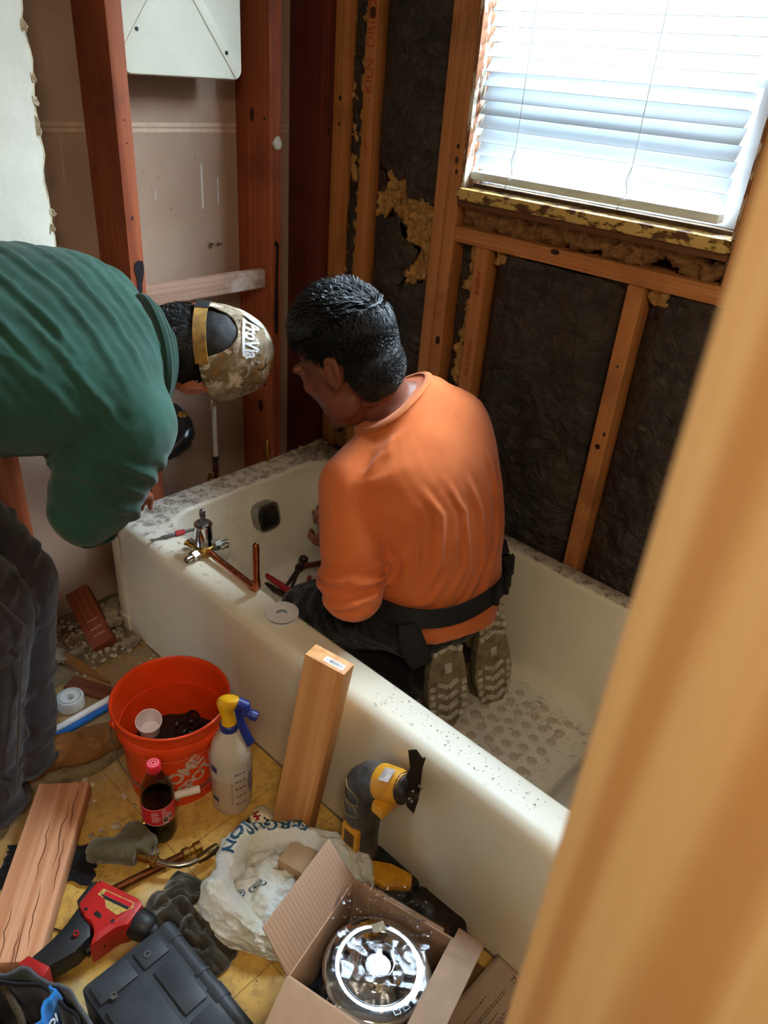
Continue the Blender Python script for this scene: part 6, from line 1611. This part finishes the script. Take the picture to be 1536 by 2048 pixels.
g = G(); g.box((.0, -.07, .014), (.03, -.01, .019), .003); g.obj('rib', bpl, bl_)
ct = thing('tape_roll', 'clear tape roll at the foot of the leaning pine offcut', 'tape', (.905, -.082, 0))
g = G(); g.lathe([(.012, 0), (.024, .0), (.025, .002), (.025, .015), (.0235, .017), (.013, .017), (.012, .015), (.012, .0)], 36, cap0=False, cap1=False); g.obj('tape_winding', plain('clear_tape', '#cbb890', .3, var=.2, vscale=70), ct)
g = G(); g.lathe([(.0105, 0), (.0118, .0), (.0118, .0175), (.0105, .0175), (.0105, 0)], 24, cap0=False, cap1=False); g.obj('core', plain('tape_core', '#8b7550', .7), ct)
fb = thing('patterned_wrapper', 'crumpled cream wrapper with dark red flower print by the white bag', 'wrapper', (.822, -.135, 0))
t = NT('flower_print'); f = t.noise(t.coords(), 75, 3, .5); c = t.mix(t.ramp(f, [(.42, 0.0), (.47, 1.0)]), '#2c2218', '#e8dcc0'); c = t.mix(t.ramp(t.noise(t.coords((1.2, 1, 1)), 52, 2), [(.54, 0.0), (.58, 1.0)]), c, '#a02028'); t.base(c).set(.5); flm = t.m
def wrap(u, w): return V(-.045 + .09*u, -.030 + .055*w + .015*u, .003 + .016*max(0, math.sin(PI*w))**.7*(.7 + .3*math.sin(u*7)) + .003*nz((u*4, w*4, 0), 1, 2))
g = G(); g.grid(wrap, 26, 16); g.cur = 0; o = g.obj('wrapper_film', [flm], fb, ang=180); o.modifiers.new('t', 'SOLIDIFY').thickness = .0006
g = G(); g.grid(lambda u, w: wrap(u*1.25 - .12, .55 + .55*w) + V(0, .004, -.001), 26, 8); o = g.obj('wrapper_edge', plain('cream_film', '#ded2b4', .4), fb, ang=180); o.modifiers.new('t', 'SOLIDIFY').thickness = .0006
na = thing('nail', 'bent dark nail on the floor beside the pale board', 'nail', (.72, -.557, .0025), (0, 0, .52))
g = G(); g.tube([(-.022, 0, 0), (.0, .001, .0005), (.020, -.001, 0)], .0018, 8); g.obj('shank', dk, na)
g = G(); turned(g, (.0195, -.001, 0), (1, 0, 0), [(.0018, 0), (.004, .001), (.004, .002), (.001, .003)], 10); g.obj('nail_head', dk, na)
for nm, lab, col, a, b in (('plastic_pipe', 'white plastic pipe lying on the floor behind the boots', '#e4e4e2', (.268, -.62, .0095), (.252, -.06, .0095)), ('plastic_pipe', 'blue plastic pipe lying on the floor behind the boots', '#1c62b4', (.288, -.62, .0095), (.274, -.06, .0095))):
    g = G(); g.tube([a, Vector(a).lerp(Vector(b), .5) + V(.003, 0, 0), b], .0090, 14); tag(g.obj(nm, plain('pex_' + col[1:4], col, .35, var=.05, bump=0), None), lab, 'pipe')
rt = thing('pipe_tape_roll', 'round white roll standing behind the blue and white pipes by the boots', 'tape', (.205, -.262, 0))
g = G(); g.lathe([(.010, .0), (.030, 0), (.033, .003), (.033, .028), (.031, .032), (.022, .033), (.020, .030), (.011, .030), (.010, .028), (.010, 0)], 40, cap0=False, cap1=False); g.obj('roll_body', plain('roll_white', '#cfd4d4', .5, var=.06, bump=.03), rt)
g = G(); g.lathe([(.0098, .001), (.0, .0012)], 20, cap1=False); g.obj('roll_hole', plain('hole_dark', '#151212', .9, bump=0), rt)
g = G(); g.lathe([(.024, .0328), (.0255, .0336), (.027, .0328)], 36, cap0=False, cap1=False); g.obj('roll_ring', plain('roll_grey', '#8f9a9c', .5, bump=0), rt)
# ceiling lamp of the room (behind the photographer)
cl = thing('ceiling_lamp', 'square ceiling lamp behind the photographer, outside the picture', 'lamp', (2.20, -1.20, 2.40))
g = G(); g.box((-.28, -.28, -.03), (.28, .28, -.001), .006); g.obj('lamp_base', white, cl)
